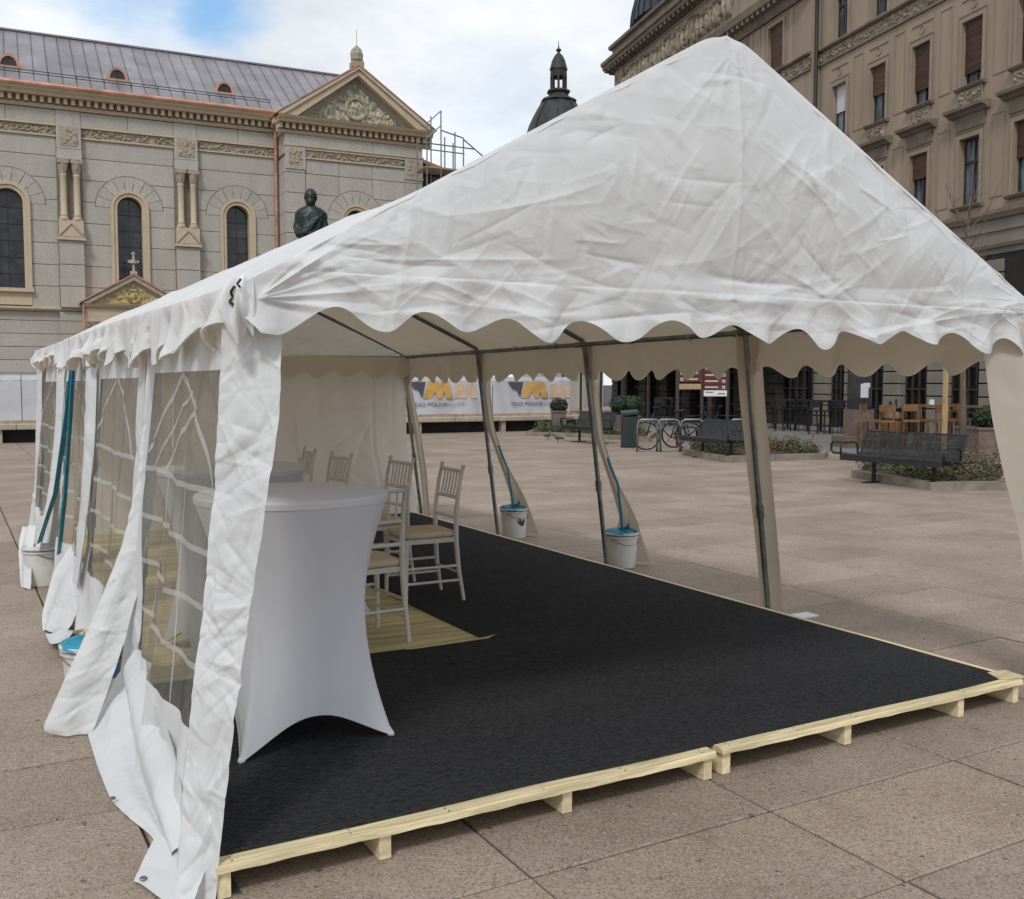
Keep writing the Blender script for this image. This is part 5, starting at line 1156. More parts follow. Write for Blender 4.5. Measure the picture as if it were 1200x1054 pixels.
# shop doors / glazing
allp = sorted(piers)
for (a0, a1), (b0, b1) in zip(allp, allp[1:]):
    if b0 - a1 < .5: continue
    y = .2 if a1 > -6 else -.1
    g3 = bb(MB(), 'shop_window', None); cx = (a1 + b0) / 2
    MB().box(a1, b0, y + .08, y + .1, 0, 3.6).build('pane', 'shopglass', g3)
    f = MB()
    for x in np.linspace(a1, b0, 5): f.box(x - .025, x + .025, y, y + .07, 0, 3.6)
    for z in (.7, 1.4, 2.1, 2.8): f.box(a1, b0, y + .01, y + .065, z, z + .05)
    f.build('frame', 'frame', g3)
# ================================================================== FENCE WITH BANNERS
FD = Vector((sin(radians(93.14)), cos(radians(93.14)), 0)); FO = Vector((1.651, 30.416, 0))
bs = struct(MB().box(-16, 17.6, 0, 3.0, 0, .36).build('basin_wall', 'inside')); bs.location = FO; bs.rotation_euler = (0, 0, radians(-3.14))
cop = bpy.data.objects
def basin(mb, n, m): o = mb.build(n, m, bs); return o
for i in range(21): basin(MB().bbox(-16 + i * 1.6 + .006, -14.4 + i * 1.6 - .006, -.35, .30, .362, .52, .02), 'coping_stone', 'pale_stone')
basin(MB().box(-16, 17.6, .05, .3, .521, .585), 'brick_band', 'tape')
for i in range(12): basin(MB().box(-15.5 + i * 3, -15.35 + i * 3, -.25, -.002, 0, .36), 'support', 'pale_stone')
fence = thing('banner_fence', 'long white builder\'s banner fence with orange and grey company lettering', 'fence', FO, radians(-3.14))
for i in range(10):
    x0 = -10.48 + i * 3.545 - 3.545; x1 = min(x0 + 3.525, 17.3)
    if x1 - x0 < 1: continue
    nx = 60; X, Z = np.meshgrid(np.linspace(x0, x1, nx), np.linspace(.60, 1.70, 20)); Y = .10 + .018 * np.sin(X * 5 + i) + .01 * np.sin(X * 13 + Z * 4)
    b_ = sheet('banner', X, Y, Z, 'banner', fence)
    X, Z = np.meshgrid(np.linspace(x0, x1, nx), np.linspace(1.695, 1.83, 5)); Y = .095 + .018 * np.sin(X * 5 + i)
    sheet('banner_hem', X, Y, Z, 'bannertop', fence)
    MB().tube([(x0, .16, .5), (x0, .16, 1.86)], .025, 6).build('post', 'galv', fence)
    lx = -.0 + x0 + 15.4 - 14.75 - .0   # logo start
    lx = x0 + .65
    text('lettering', 'TEXO MOLIOR', .185, 'textgrey', fence, (lx, .065, .86), (pi / 2, 0, 0))
    if lx + 2.2 < x1: text('faint_lettering', 'MOLIOR', .185, 'textghost', fence, (lx + 1.18, .069, .87), (pi / 2, 0, 0))
    y = .062
    MB().prism([(lx - .1, 1.66), (lx + .48, 1.66), (lx + .36, 1.14), (lx + .22, 1.42), (lx + .1, 1.42)], y, y + .006).build('logo_shape', 'darkgrey', fence)
    MB().prism([(lx + .40, 1.12), (lx + .58, 1.66), (lx + .92, 1.66), (lx + .98, 1.48), (lx + 1.04, 1.66), (lx + 1.28, 1.66), (lx + 1.46, 1.12), (lx + 1.2, 1.12), (lx + 1.12, 1.34), (lx + 1.05, 1.12), (lx + .92, 1.12), (lx + .82, 1.34), (lx + .66, 1.12)], y - .002, y + .004).build('logo_shape', 'orange', fence)
    MB().prism([(lx + 1.5, 1.12), (lx + 1.55, 1.6), (lx + 1.8, 1.6), (lx + 1.85, 1.45), (lx + 1.95, 1.6), (lx + 2.2, 1.6), (lx + 2.3, 1.12), (lx + 2.1, 1.12), (lx + 2.0, 1.3), (lx + 1.9, 1.12)], y + .005, y + .010).build('logo_shape', 'orangeghost', fence)
# ================================================================== STATUE
def statue():
    c = at(367, 25); t = thing('bronze_statue', 'dark bronze statue of a bald man in a draped cloak before the church', 'statue', c, radians(-20))
    MB().box(-.55, .55, -.55, .55, 0, .5).box(-.42, .42, -.42, .42, .5, 3.9).box(-.5, .5, -.5, .5, 3.9, 4.15).build('pedestal', 'granite', t)
    mb = MB(); n = 28
    # cloaked body : rings (cx, cy, rx, ry, z)
    rings = [(0, 0, .34, .30, 4.15), (0, 0, .32, .28, 4.5), (0, 0, .30, .26, 4.9), (0, 0, .31, .25, 5.2), (0, .0, .36, .25, 5.45), (0, .02, .385, .25, 5.66), (0, .02, .37, .23, 5.78), (0, .02, .28, .19, 5.88), (0, .0, .13, .12, 5.95), (0, -.01, .095, .10, 6.04)]
    o = 0
    for (cx, cy, rx, ry, z) in rings:
        for k in range(n):
            a = 2 * pi * k / n; f = 1 + (.06 * sin(7 * a + z * 5) + .03 * sin(13 * a - z * 8)) * (z < 5.8); mb.v.append((cx + rx * f * cos(a), cy + ry * f * sin(a), z))
    for i in range(len(rings) - 1):
        for k in range(n): mb.f.append((i * n + k, i * n + (k + 1) % n, (i + 1) * n + (k + 1) % n, (i + 1) * n + k))
    mb.f.append(tuple(range(n))[::-1]); mb.f.append(tuple((len(rings) - 1) * n + k for k in range(n)))
    mb.ball((0, -.01, 6.17), (.155, .175, .21), 18, 14)          # skull
    mb.ball((0, -.13, 6.03), (.10, .08, .12), 14, 10)          # beard and jaw
    mb.ball((0, -.185, 6.155), (.025, .035, .045), 8, 6)        # nose
    for s_ in (-1, 1):
        mb.ball((s_ * .15, .0, 6.15), (.02, .035, .05), 8, 6); mb.ball((s_ * .055, -.165, 6.21), (.035, .02, .014), 8, 6)
        mb.tube([(s_ * .27, .03, 5.72), (s_ * .34, -.03, 5.42), (s_ * .30, -.20, 5.22), (s_ * .08, -.32, 5.26)], [.10, .10, .085, .055], 12)
    for k in range(5): mb.tube([(.10 - .0 * k, -.33, 5.20 + .022 * k), (.0, -.36, 5.19 + .022 * k), (-.05, -.34, 5.17 + .022 * k)], .015, 6)
    # diagonal drapery folds over the chest
    for k in range(7): mb.tube([(.28 - .02 * k, -.12, 5.74 - .03 * k), (.12 - .03 * k, -.265, 5.55 - .05 * k), (-.2, -.27, 5.35 - .07 * k), (-.28, -.16, 5.28 - .07 * k)], [.02, .035, .035, .02], 8)
    fig = mb.build('figure', 'bronze', t, True)
    m = fig.modifiers.new('remesh', 'REMESH'); m.mode = 'VOXEL'; m.voxel_size = .022; m.use_smooth_shade = True
    m2 = fig.modifiers.new('soft', 'SMOOTH'); m2.factor = .5; m2.iterations = 2
statue()
# ================================================================== BENCHES
def make_bench():
    t = thing('mesh_bench', '', 'bench', (0, 0, 0), 0, 'black wire mesh benches on the plaza')
    W = 1.86
    mb = MB().tube([(-W / 2, .0, .40), (W / 2, .0, .40)], .03, 8).tube([(-W / 2, .26, .40), (W / 2, .26, .40)], .02, 8); mb.build('crossbeam', 'black', t, True)
    MB().box(-W / 2, W / 2, -.275, -.255, .36, .45).build('front_rail', 'black', t)
    for x in (-.55, .55):
        MB().tube([(x, .1, .0), (x, .1, .4)], .035, 8).box(x - .05, x + .05, -.14, .3, 0, .02).build('leg', 'black', t)
    for k in range(3):
        x0 = -W / 2 + .015 + k * .62; x1 = x0 + .59
        path = [(-.26, .445), (-.22, .465), (-.05, .44), (.15, .43), (.23, .47), (.27, .56), (.31, .68), (.36, .80), (.38, .82)]
        fr_ = MB()
        for x in (x0, x1): fr_.tube([(x, y, z) for y, z in path], .015, 6)
        fr_.tube([(x0, path[0][0], path[0][1]), (x1, path[0][0], path[0][1])], .015, 6).tube([(x0, path[-1][0], path[-1][1]), (x1, path[-1][0], path[-1][1])], .015, 6); s_ = fr_.build('seat_frame', 'black', t, True)
        P_ = np.array(path); d = np.r_[0, np.cumsum(np.linalg.norm(np.diff(P_, axis=0), axis=1))]; wires = MB()
        for q in np.linspace(0, d[-1], 56): y = np.interp(q, d, P_[:, 0]); z = np.interp(q, d, P_[:, 1]); wires.tube([(x0, y, z), (x1, y, z)], .0042, 4)
        for x in np.linspace(x0, x1, 34): wires.tube([(x, y, z) for y, z in path], .0042, 4)
        stuff(wires.build('wire_mesh', 'black', t))
    for x, s_ in ((-W / 2 - .01, -1), (W / 2 + .01, 1)):
        MB().tube([(x, .18, .45), (x, .17, .60), (x, .10, .64), (x, -.18, .64), (x, -.24, .60), (x, -.24, .46)], .016, 8).build('armrest', 'black', t, True)
    MB().tube([(-W / 2, -.1, .45), (-W / 2 - .28, -.1, .46), (-W / 2 - .32, -.1, .5), (-W / 2 - .32, -.1, .60), (-W / 2 - .28, -.1, .64), (-W / 2, -.1, .64)], .02, 8).build('side_loop', 'black', t, True)
    return t
be = make_bench()
def place(o, px, dep, rz, label, z=0): o.location = at(px, dep, z); o.rotation_euler = (0, 0, rz); o['label'] = label; return o
RZB = atan2(-1.096, .05) + pi / 2
place(be, 1056, 15.75, radians(-87), 'black mesh bench nearest, before the right flower bed')
b2 = copytree(be); place(b2, 836, 21.4, radians(-98), 'black mesh bench between the sign and the tent pole')
b3 = copytree(be); place(b3, 688, 27.2, radians(-92), 'black mesh bench beside the dark bin, partly behind a pole')
# ================================================================== FLOWER BEDS
def leafball(mb, c, r, n, s_, rd, flat=1):
    for _ in range(n):
        d = Vector((rd.gauss(0, 1), rd.gauss(0, 1), rd.gauss(0, 1))); d.normalize(); q = Vector(c) + Vector((d.x * r[0], d.y * r[1], abs(d.z) * r[2] if flat else d.z * r[2])) * rd.uniform(.55, 1.05)
        a = Vector((rd.gauss(0, 1), rd.gauss(0, 1), rd.gauss(0, .6))); a.normalize(); b = a.cross(d); 
        if b.length < .1: continue
        b.normalize(); L_ = s_ * rd.uniform(.7, 1.4); o = len(mb.v)
        for v in (q - a * L_, q + b * L_ * .35 + d * L_ * .1, q + a * L_, q - b * L_ * .35 + d * L_ * .1): mb.v.append(tuple(v))
        mb.f.append((o, o + 1, o + 2, o + 3))
def bed(poly, label, seed, nred=.4, hgt=.35):
    t = thing('flower_bed', label, 'flower bed', Vector(poly[0]).to_3d()); O = Vector(poly[0]).to_3d(); P_ = [Vector(p).to_3d() - O for p in poly]; n = len(P_)
    cen = sum(P_, Vector()) / n
    for i in range(n):
        a, b = P_[i], P_[(i + 1) % n]; L_ = (b - a).length; k = max(1, round(L_ / 1.0)); d = (b - a) / k; nn = Vector((-d.y, d.x, 0)).normalized()
        if (cen - a).dot(nn) < 0: nn = -nn
        for j in range(k):
            p, q = a + d * j + d.normalized() * .005, a + d * (j + 1) - d.normalized() * .005
            vs = [p, q, q + nn * .14, p + nn * .14]; MB().add([v + Vector((0, 0, .001)) for v in vs] + [v + Vector((0, 0, .13)) for v in vs], [(0, 3, 2, 1), (4, 5, 6, 7), (0, 1, 5, 4), (1, 2, 6, 5), (2, 3, 7, 6), (3, 0, 4, 7)]).build('kerb_stone', 'kerb', t)
    MB().add([cen + (p - cen) * .93 + Vector((0, 0, .10)) for p in P_], [tuple(range(n))]).build('soil', 'soil', t)
    rd = random.Random(seed); area = []
    xs = [p.x for p in P_]; ys = [p.y for p in P_]; 
    def inside(x, y):
        c = False; j = n - 1
        for i in range(n):
            if (P_[i].y > y) != (P_[j].y > y) and x < (P_[j].x - P_[i].x) * (y - P_[i].y) / (P_[j].y - P_[i].y) + P_[i].x: c = not c
            j = i
        return c
    g1, g2, g3_ = MB(), MB(), MB(); cnt = 0
    while cnt < 420:
        x, y = rd.uniform(min(xs), max(xs)), rd.uniform(min(ys), max(ys)); cnt += 1
        if not inside(cen.x + (x - cen.x) * 1.12, cen.y + (y - cen.y) * 1.12): continue
        if noise.noise(Vector((x * .6, y * .6, seed))) < -.22: continue
        h = hgt * rd.uniform(.4, 1.15); g_2 = g2 if rd.random() < nred else g1
        leafball(g_2, (x, y, .10), (.16, .16, h), 34, .035, rd)
        if rd.random() < .07: leafball(g3_, (x, y, .08 + h * .6), (.14, .14, .12), 8, .022, rd)
    stuff(g1.build('green_plants', 'leaf', t)); stuff(g2.build('reddish_plants', 'leafred', t)); stuff(g3_.build('blossoms', 'petaly' if nred > .3 else 'petal', t))
    return t
def V2(px, dep): v = at(px, dep); return (v.x, v.y)
bed([V2(1000, 17.1), V2(1093, 15.0), V2(1185, 15.05), V2(1196, 17.5), V2(1120, 21), V2(1010, 20.2)], 'kerbed flower bed with reddish plants behind the near bench', 3, .45)
bed([V2(800, 22.7), V2(850, 20.4), V2(968, 21.2), V2(972, 22.3), V2(900, 25.5), V2(815, 26)], 'kerbed flower bed behind the middle bench, reaching past the pole', 4, .35, .3)
bed([V2(616, 31.0), V2(690, 29.6), V2(760, 27.5), V2(770, 31), V2(690, 34), V2(630, 33.5)], 'distant kerbed flower bed with pale flowers by the fence end', 5, .1, .4)
# planter boxes
def planter(px, dep, w_, h, label, rz, r, seed):
    t = thing('stone_planter', label, 'planter', at(px, dep), rz)
    o = w_ / 2; MB().box(-o, o, -o, -o + .08, 0, h).box(-o, o, o - .08, o, 0, h).box(-o, -o + .08, -o + .081, o - .081, 0, h).box(o - .08, o, -o + .081, o - .081, 0, h).build('box', 'granite', t)
    MB().box(-o - .03, o + .03, -o - .03, -o + .10, h + .001, h + .05).box(-o - .03, o + .03, o - .10, o + .03, h + .001, h + .05).box(-o - .03, -o + .1, -o + .101, o - .101, h + .001, h + .05).box(o - .1, o + .03, -o + .101, o - .101, h + .001, h + .05).build('rim', 'granite', t)
    MB().box(-o + .082, o - .082, -o + .082, o - .082, .1, h - .05).build('soil', 'soil', t)
    s_ = MB(); rd = random.Random(seed); leafball(s_, (0, 0, h + r * .75), (r, r, r * .9), 2600, .035, rd, 0); s_.ball((0, 0, h + r * .75), (r * .72, r * .72, r * .65)); stuff(s_.build('clipped_foliage', 'leafdark', t)); return t
planter(1160, 20.9, .92, .66, 'red granite planter with round clipped shrub beside the young tree', radians(-25), .30, 4)
planter(655, 31.2, .42, .72, 'red granite planter with leafy plant at the end of the banner fence', radians(-25), .27, 6)
# young tree with stake
tr_ = thing('young_tree', 'thin bare young tree beside a wooden stake in the flower bed', 'tree', at(1129, 19.6))
rd = random.Random(9)
MB().tube([(0, 0, 0), (.01, .0, 1.0), (-.02, .01, 2.0), (.02, 0, 3.1), (.0, .02, 4.2), (.05, 0, 5.2)], [.075, .06, .05, .038, .022, .008], 8).build('trunk', 'bark', tr_, True)
tw_ = MB(); lf = MB()
for k in range(22):
    z = 2.2 + k * .13; a = k * 2.4; L_ = rd.uniform(.5, 1.1) * (1.2 - (z - 2.2) / 6)
    p1 = Vector((cos(a) * L_ * .45, sin(a) * L_ * .45, z + L_ * .5)); p2 = Vector((cos(a) * L_ * .7, sin(a) * L_ * .7, z + L_ * 1.15)); tw_.tube([(0, 0, z), p1, p2], [.014, .009, .004], 5)
    for q in range(3): d = Vector((rd.gauss(0, .2), rd.gauss(0, .2), rd.uniform(.1, .4))); tw_.tube([p1.lerp(p2, q / 3), p1.lerp(p2, q / 3) + d], [.005, .002], 4)
tw_.build('twigs', 'bark', tr_); leafball(lf, (0, 0, 3.2), (.7, .7, 1.1), 200, .03, rd, 0); stuff(lf.build('leaves', 'leaf', tr_))
stk = thing('tree_stake', 'square pale wooden stake with string tied to the young tree', 'stake', at(1108, 19.3))
MB().box(-.035, .035, -.035, .035, 0, 2.25).build('post', 'stake', stk); MB().tube([(0, 0, 2.02), (.2, 0, 1.92), (.37, 0.05, 1.82)], .008, 5).build('string', 'white', stk)
# ================================================================== STREET FURNITURE
gp = thing('granite_pillar', 'dark granite pillar with stepped base in front of the cafe', 'pillar', at(1006, 25.5), radians(-20))
MB().box(-.50, .42, -.4, .4, 0, .28).build('plinth', 'granite', gp); MB().box(-.26, .30, -.26, .26, .281, .95).build('base_block', 'granite', gp)
MB().box(-.2, .26, -.2, .2, .951, 3.0).build('shaft', 'glassdark', gp); MB().box(-.05, .16, -.206, -.201, 1.25, 1.6).box(.02, .2, -.209, -.2065, 1.5, 1.62).build('poster', 'blind', gp)
def make_stool():
    t = thing('bar_stool', '', 'stool', (0, 0, 0), 0, 'wooden bar stools at the cafe tables')
    MB().box(-.19, .19, -.19, .19, .68, .73).build('seat', 'stool', t)
    for sx in (-1, 1):
        for sy in (-1, 1):
            MB().tube([(sx * .19, sy * .19, 0), (sx * .16, sy * .16, .68)], .024, 4).build('leg', 'stool', t)
        MB().tube([(sx * .16, .17, .73), (sx * .17, .22, 1.1)], .02, 4).build('back_post', 'stool', t)
        MB().box(sx * .18 - .012, sx * .18 + .012, -.17, .17, .24, .28).build('foot_rail', 'stool', t)
    MB().box(-.18, .18, -.195, -.17, .3, .34).build('foot_rail', 'stool', t); MB().box(-.19, .19, .19, .225, .93, 1.1).build('back_rest', 'stool', t)
    return t
st = make_stool(); i = 0
for (px, dep, rz, lb) in ((1022, 24.6, .3, 'wooden bar stool left of the barrel, next to the granite pillar'), (1037, 24.0, 2.6, 'wooden bar stool in front of the barrel on its left'), (1068, 24.3, -.8, 'wooden bar stool just right of the barrel'),
                          (1085, 24.6, .2, 'wooden bar stool left of the tree stake, first of two'), (1098, 24.0, 2.9, 'wooden bar stool seen right behind the tree stake'), (1116, 24.6, .1, 'wooden bar stool between the stake and young tree'), (1126, 25.4, 1.4, 'wooden bar stool directly behind the young tree')):
    o = st if i == 0 else copytree(st); i += 1; place(o, px, dep, rz, lb)
ba = thing('barrel_table', 'wooden barrel used as a cafe table with black hoops', 'barrel', at(1049, 25))
MB().lathe([(.26, .02), (.31, .25), (.33, .5), (.31, .78), (.27, 1.0)], n=24).build('body', 'stool', ba, True)
for z, r in ((.08, .28), (.3, .322), (.7, .322), (.92, .292)): MB().lathe([(r, z), (r + .006, z), (r + .006, z + .05), (r, z + .05)], n=24).build('hoop', 'black', ba)
for a in range(24): MB().tube([(r_ * cos(a * pi / 12), r_ * sin(a * pi / 12), z_) for r_, z_ in ((.262, .02), (.313, .25), (.333, .5), (.313, .78), (.272, 1.0))], .003, 3).build('stave_joint', 'frame', ba)
MB().lathe([(.36, 1.0), (.36, 1.03)], n=24).build('top', 'stool', ba); MB().lathe([(.03, 1.03), (.03, 1.2), (.015, 1.25)], (.05, 0, 0), 8).lathe([(.04, 1.03), (.035, 1.17)], (-.1, .05, 0), 8).build('bottles', 'glassdark', ba)
def cafe_table(px, dep, lb, w_=.8):
    t = thing('high_table', lb, 'table', at(px, dep), radians(-20), 'wooden high tables of the cafe')
    MB().box(-w_ / 2, w_ / 2, -.35, .35, 1.02, 1.07).build('top', 'stool', t)
    for sx in (-1, 1):
        for sy in (-1, 1): MB().box(sx * (w_ / 2 - .06) - .03, sx * (w_ / 2 - .06) + .03, sy * .3 - .03, sy * .3 + .03, 0, 1.019).build('leg', 'stool', t)
    MB().box(-.05, .05, -.04, .04, 1.071, 1.2).build('menu_holder', 'white', t)
cafe_table(1092, 25.6, 'wooden high table behind the tree stake', 1.2); cafe_table(1168, 24.5, 'wooden high table at the far right above the planter', 1.4)
def make_dark():
    t = thing('covered_bar_table', '', 'table', (0, 0, 0), 0, 'black high tables under the cafe awning')
    MB().box(-.75, .75, -.32, .32, 1.0, 1.06).build('top', 'darkblack', t)
    for sx in (-1, 1): MB().box(sx * .65 - .03, sx * .65 + .03, -.28, -.22, 0, .999).box(sx * .65 - .03, sx * .65 + .03, .22, .28, 0, .999).build('leg', 'darkblack', t)
    MB().box(-.62, .62, -.02, .02, .2, .25).build('foot_rail', 'darkblack', t); return t
def make_dstool():
    t = thing('black_stool', '', 'stool', (0, 0, 0), 0, 'black stools along the dark high tables')
    MB().lathe([(.17, .72), (.18, .76)], n=12).build('seat', 'darkblack', t)
    for k in range(4): a = k * pi / 2 + .4; MB().tube([(.19 * cos(a), .19 * sin(a), 0), (.12 * cos(a), .12 * sin(a), .72)], .014, 5).build('leg', 'darkblack', t)
    MB().tube([(.16 * cos(a), .16 * sin(a), .28) for a in np.linspace(0, 2 * pi, 13)[:-1]], .01, 4, True).build('foot_ring', 'darkblack', t)
    MB().box(-.17, .17, .14, .17, .85, 1.08).box(-.16, -.13, .14, .17, .75, .85).box(.13, .16, .14, .17, .75, .85).build('back_rest', 'darkblack', t); return t
dt = make_dark(); ds = make_dstool(); ordn = ['first', 'second', 'third', 'fourth', 'fifth']; di = 0
for k, px in enumerate((968, 928, 890, 786, 735)):
    o = dt if k == 0 else copytree(dt); dep = 33 + k * 2.0
    place(o, px, dep, radians(76.46 + 180), '%s black high table from the granite pillar, under the dark awning' % ordn[k])
    for q in range(3):
        s_ = ds if di == 0 else copytree(ds); di += 1; v = at(px - 14 + q * 13, dep - 1.0); s_.location = v; s_.rotation_euler = (0, 0, 2.6 + q)
        s_['label'] = 'black stool, %s in front of the %s dark high table counted from the pillar' % (('left one', 'middle one', 'right one')[q], ordn[k])
aw = thing('shade_awning', 'long dark awning added along the building to shade the cafe terrace', 'awning', (27.404, 21.994, 0), radians(256.46))  # awning run added and deepened to darken the ground floor behind
MB().add([(-26.8, -.4, 3.3), (-6.5, -.4, 3.3), (-6.5, -4.2, 2.75), (-26.8, -4.2, 2.75), (-26.8, -.4, 3.24), (-6.5, -.4, 3.24), (-6.5, -4.2, 2.69), (-26.8, -4.2, 2.69)], [(0, 1, 2, 3), (4, 7, 6, 5), (0, 4, 5, 1), (1, 5, 6, 2), (2, 6, 7, 3), (3, 7, 4, 0)]).build('canopy', 'awning', aw)
MB().box(-26.8, -6.5, -4.23, -4.205, 2.45, 2.76).build('awning_valance', 'redawning', aw)
for i in range(8): MB().box(-26.7 + i * 2.87, -26.6 + i * 2.87, -4.1, -4.0, 0, 2.7).build('post', 'frame', aw)
# hedges at the terrace
for k, (px, dep) in enumerate(((727, 31.5), (742, 31.2))):
    t = thing('round_shrub', '%s round clipped shrub behind the litter bin' % ('left' if k == 0 else 'right'), 'shrub', at(px, dep), 0, 'round shrubs behind the bin')
    s_ = MB(); leafball(s_, (0, 0, .95), (.34, .34, .30), 1500, .04, random.Random(k), 0); s_.ball((0, 0, .95), .24); stuff(s_.build('foliage', 'leafdark', t)); MB().lathe([(.2, 0), (.28, .6), (.26, .62)], n=14).build('pot', 'granite', t)
bi = thing('litter_bin', 'dark green litter bin with sloping lid by the bicycles', 'bin', at(738, 25.3), radians(-25))
MB().box(-.19, .19, -.16, .16, .04, .78).build('body', 'bin', bi); MB().add([(-.21, -.18, .86), (.21, -.18, .90), (.21, .18, .96), (-.21, .18, .92), (-.21, -.18, .80), (.21, -.18, .84), (.21, .18, .9), (-.21, .18, .86)], [(0, 1, 2, 3), (4, 7, 6, 5), (0, 4, 5, 1), (1, 5, 6, 2), (2, 6, 7, 3), (3, 7, 4, 0)]).build('lid', 'bin', bi)
MB().box(-.17, .17, .1, .14, .78, .86).box(-.18, -.14, -.12, .1, .78, .84).box(.14, .18, -.12, .1, .78, .84).build('lid_support', 'black', bi); MB().box(-.2, .2, -.17, .17, 0, .04).build('foot', 'black', bi)
# bicycle racks
def rack(px, dep, lb):
    t = thing('bicycle_rack', lb, 'bicycle rack', at(px, dep), radians(-29.34), 'galvanised hoop racks for bicycles')
    MB().tube([(-.27, 0, 0), (-.27, 0, .62), (-.24, 0, .72), (-.16, 0, .76), (.16, 0, .76), (.24, 0, .72), (.27, 0, .62), (.27, 0, 0)], .025, 8).build('hoop', 'galv', t, True); MB().box(-.33, .33, -.04, .04, 0, .015).build('base_rail', 'galv', t)
for px, lb in ((761, 'leftmost galvanised hoop rack, around the bicycle wheel'), (784, 'second hoop rack from the left'), (812, 'third hoop rack, behind the middle bench'), (868, 'hoop rack right of the sign, by the tent pole')): rack(px, 23.6, lb)
def make_bike():
    t = thing('bicycle', '', 'bicycle', (0, 0, 0), 0, 'bicycles parked at the hoop racks')
    for x in (-.52, .52):
        wv = MB().tube([(x + .33 * cos(a), 0, .34 + .33 * sin(a)) for a in np.linspace(0, 2 * pi, 29)[:-1]], .017, 6, True).build('wheel', 'tyre', t, True)
        MB().tube([(x + .305 * cos(a), 0, .34 + .305 * sin(a)) for a in np.linspace(0, 2 * pi, 29)[:-1]], .008, 5, True).build('rim', 'galv', wv); sp = MB()
        for k in range(14): a = k * 2 * pi / 14; sp.tube([(x, 0, .34), (x + .3 * cos(a), 0, .34 + .3 * sin(a))], .0018, 3)
        sp.build('spokes', 'galv', wv)
    f = MB(); bbk, seat, head, rear, front = (-.08, 0, .30), (-.22, 0, .78), (.34, 0, .80), (-.52, 0, .34), (.52, 0, .34)
    for a, b in ((bbk, seat), (seat, head), (bbk, (.36, 0, .72)), (bbk, rear), (rear, (-.2, 0, .72)), (front, (.33, 0, .92))): f.tube([a, b], .016, 6)
    f.build('frame', 'black', t, True)
    MB().tube([(-.22, 0, .78), (-.245, 0, .92)], .012, 6).ball((-.26, 0, .94), (.13, .07, .03)).build('saddle', 'darkblack', t, True)
    MB().tube([(.33, 0, .92), (.32, 0, 1.02)], .012, 6).tube([(.24, -.27, 1.04), (.33, -.2, 1.03), (.32, 0, 1.02), (.33, .2, 1.03), (.24, .27, 1.04)], .011, 6).build('handlebar', 'black', t, True)
    MB().tube([(-.08, -.05, .30), (.02, -.08, .17)], .01, 5).tube([(-.08 + .09 * cos(a), -.03, .30 + .09 * sin(a)) for a in np.linspace(0, 2 * pi, 15)[:-1]], .007, 4, True).build('crank', 'galv', t); return t
bk = make_bike()
for k, (px, dep, rz, lb) in enumerate(((783, 24.3, pi - .5, 'black bicycle leftmost, its wheel beside the litter bin'), (812, 25.3, .3 - .5, 'black bicycle in the middle, behind the mesh bench'), (858, 25.4, pi - .7, 'black bicycle right of the brown sign, next to the tent pole'))):
    o = bk if k == 0 else copytree(bk); place(o, px, dep, rz, lb)
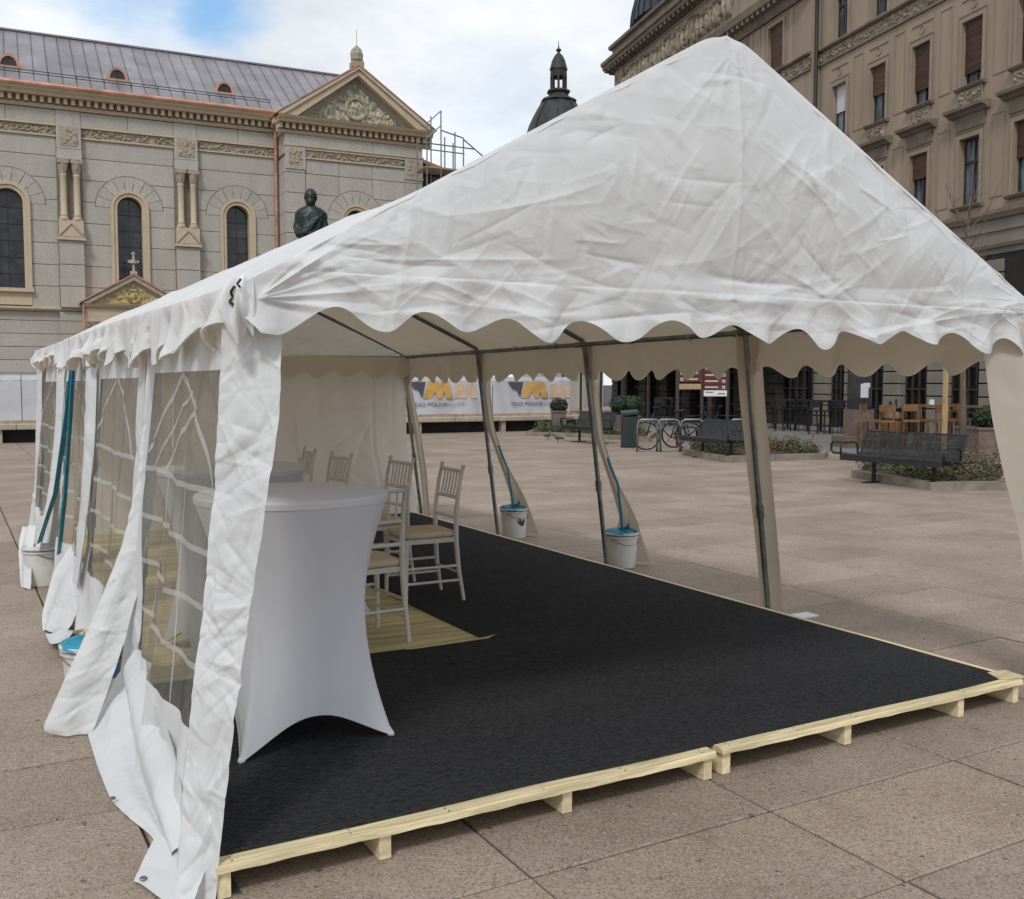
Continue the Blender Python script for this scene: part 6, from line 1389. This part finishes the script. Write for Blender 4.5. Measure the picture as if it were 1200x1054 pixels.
# brown direction sign
sg_ = thing('direction_sign', 'brown direction sign with white lettering on dark posts by the racks', 'sign', at(822, 25.8), radians(-29.34))
for x in (-.60, 0.02, .68): MB().box(x - .03, x + .03, .02, .08, 0, 2.6).build('post', 'frame', sg_)
for k in range(7):
    z = 2.42 - k * .155
    if k < 6:
        b_ = MB().box(-.57, -.02, -.01, .019, z, z + .14).build('board', 'brownboard', sg_); MB().box(-.40, -.10, -.014, -.0105, z + .06, z + .085).box(-.54, -.47, -.014, -.0105, z + .035, z + .105).build('print', 'white', b_); MB().box(-.525, -.485, -.018, -.0145, z + .05, z + .09).build('pictogram', 'brownboard', b_)
    b_ = MB().box(.06, .65, -.01, .019, z - .05, z + .09).build('board', 'brownboard', sg_); MB().box(.09, .42, -.014, -.0105, z + .01, z + .035).box(.53, .60, -.014, -.0105, z - .015, z + .055).build('print', 'white', b_); MB().box(.547, .583, -.018, -.0145, z + .0, z + .04).build('pictogram', 'brownboard', b_)
MB().box(-.57, -.02, -.01, .019, 1.46, 1.6).build('board', 'stake', sg_); b_ = MB().box(.06, .65, -.01, .019, 1.28, 1.43).build('board', 'white', sg_); MB().box(.1, .3, -.014, -.0105, 1.37, 1.395).box(.42, .6, -.014, -.0105, 1.33, 1.36).build('print', 'textgrey', b_)
# pigeons
def pigeon(px, dep, rz, lb):
    t = thing('pigeon', lb, 'pigeon', at(px, dep), rz, 'pigeons on the paving')
    mb = MB(); rings = [(-.17, .012, .10, .035), (-.12, .016, .105, .03), (-.08, .04, .115, .035), (-.02, .062, .125, .055), (.04, .065, .13, .062), (.085, .045, .155, .045), (.105, .03, .185, .03), (.12, .028, .215, .028), (.14, .024, .228, .022), (.155, .010, .222, .010), (.175, .004, .215, .004)]
    n = 12
    for x, ry, z, rz_ in rings:
        for k in range(n): a = 2 * pi * k / n; mb.v.append((x, ry * cos(a), z + rz_ * sin(a)))
    for i in range(len(rings) - 1):
        for k in range(n): mb.f.append((i * n + k, i * n + (k + 1) % n, (i + 1) * n + (k + 1) % n, (i + 1) * n + k))
    mb.build('body', 'pigeon', t, True)
    for s_ in (-1, 1): MB().tube([(.0, s_ * .02, .08), (.005, s_ * .02, 0.01), (.035, s_ * .02, .005)], .005, 5).build('leg', 'redawning', t)
pigeon(654, 27.6, 2.8, 'dark grey pigeon walking on the paving in front of the far bed'); pigeon(642, 29.0, .5, 'second small pigeon, just left of and behind the first')
# low red and grey paving before the cafe
pv = struct(MB().add([(17.5, 14.5, .004), (26.2, 16.5, .004), (33.2, 48, .004), (24, 36, .004), (19.8, 22, .004)], [(0, 1, 2, 3, 4)]).build('pavement', M('grey_pavement', (.16, .15, .145), .85, .15, 1.2, coord='World', bump=.3, bscale=40)))
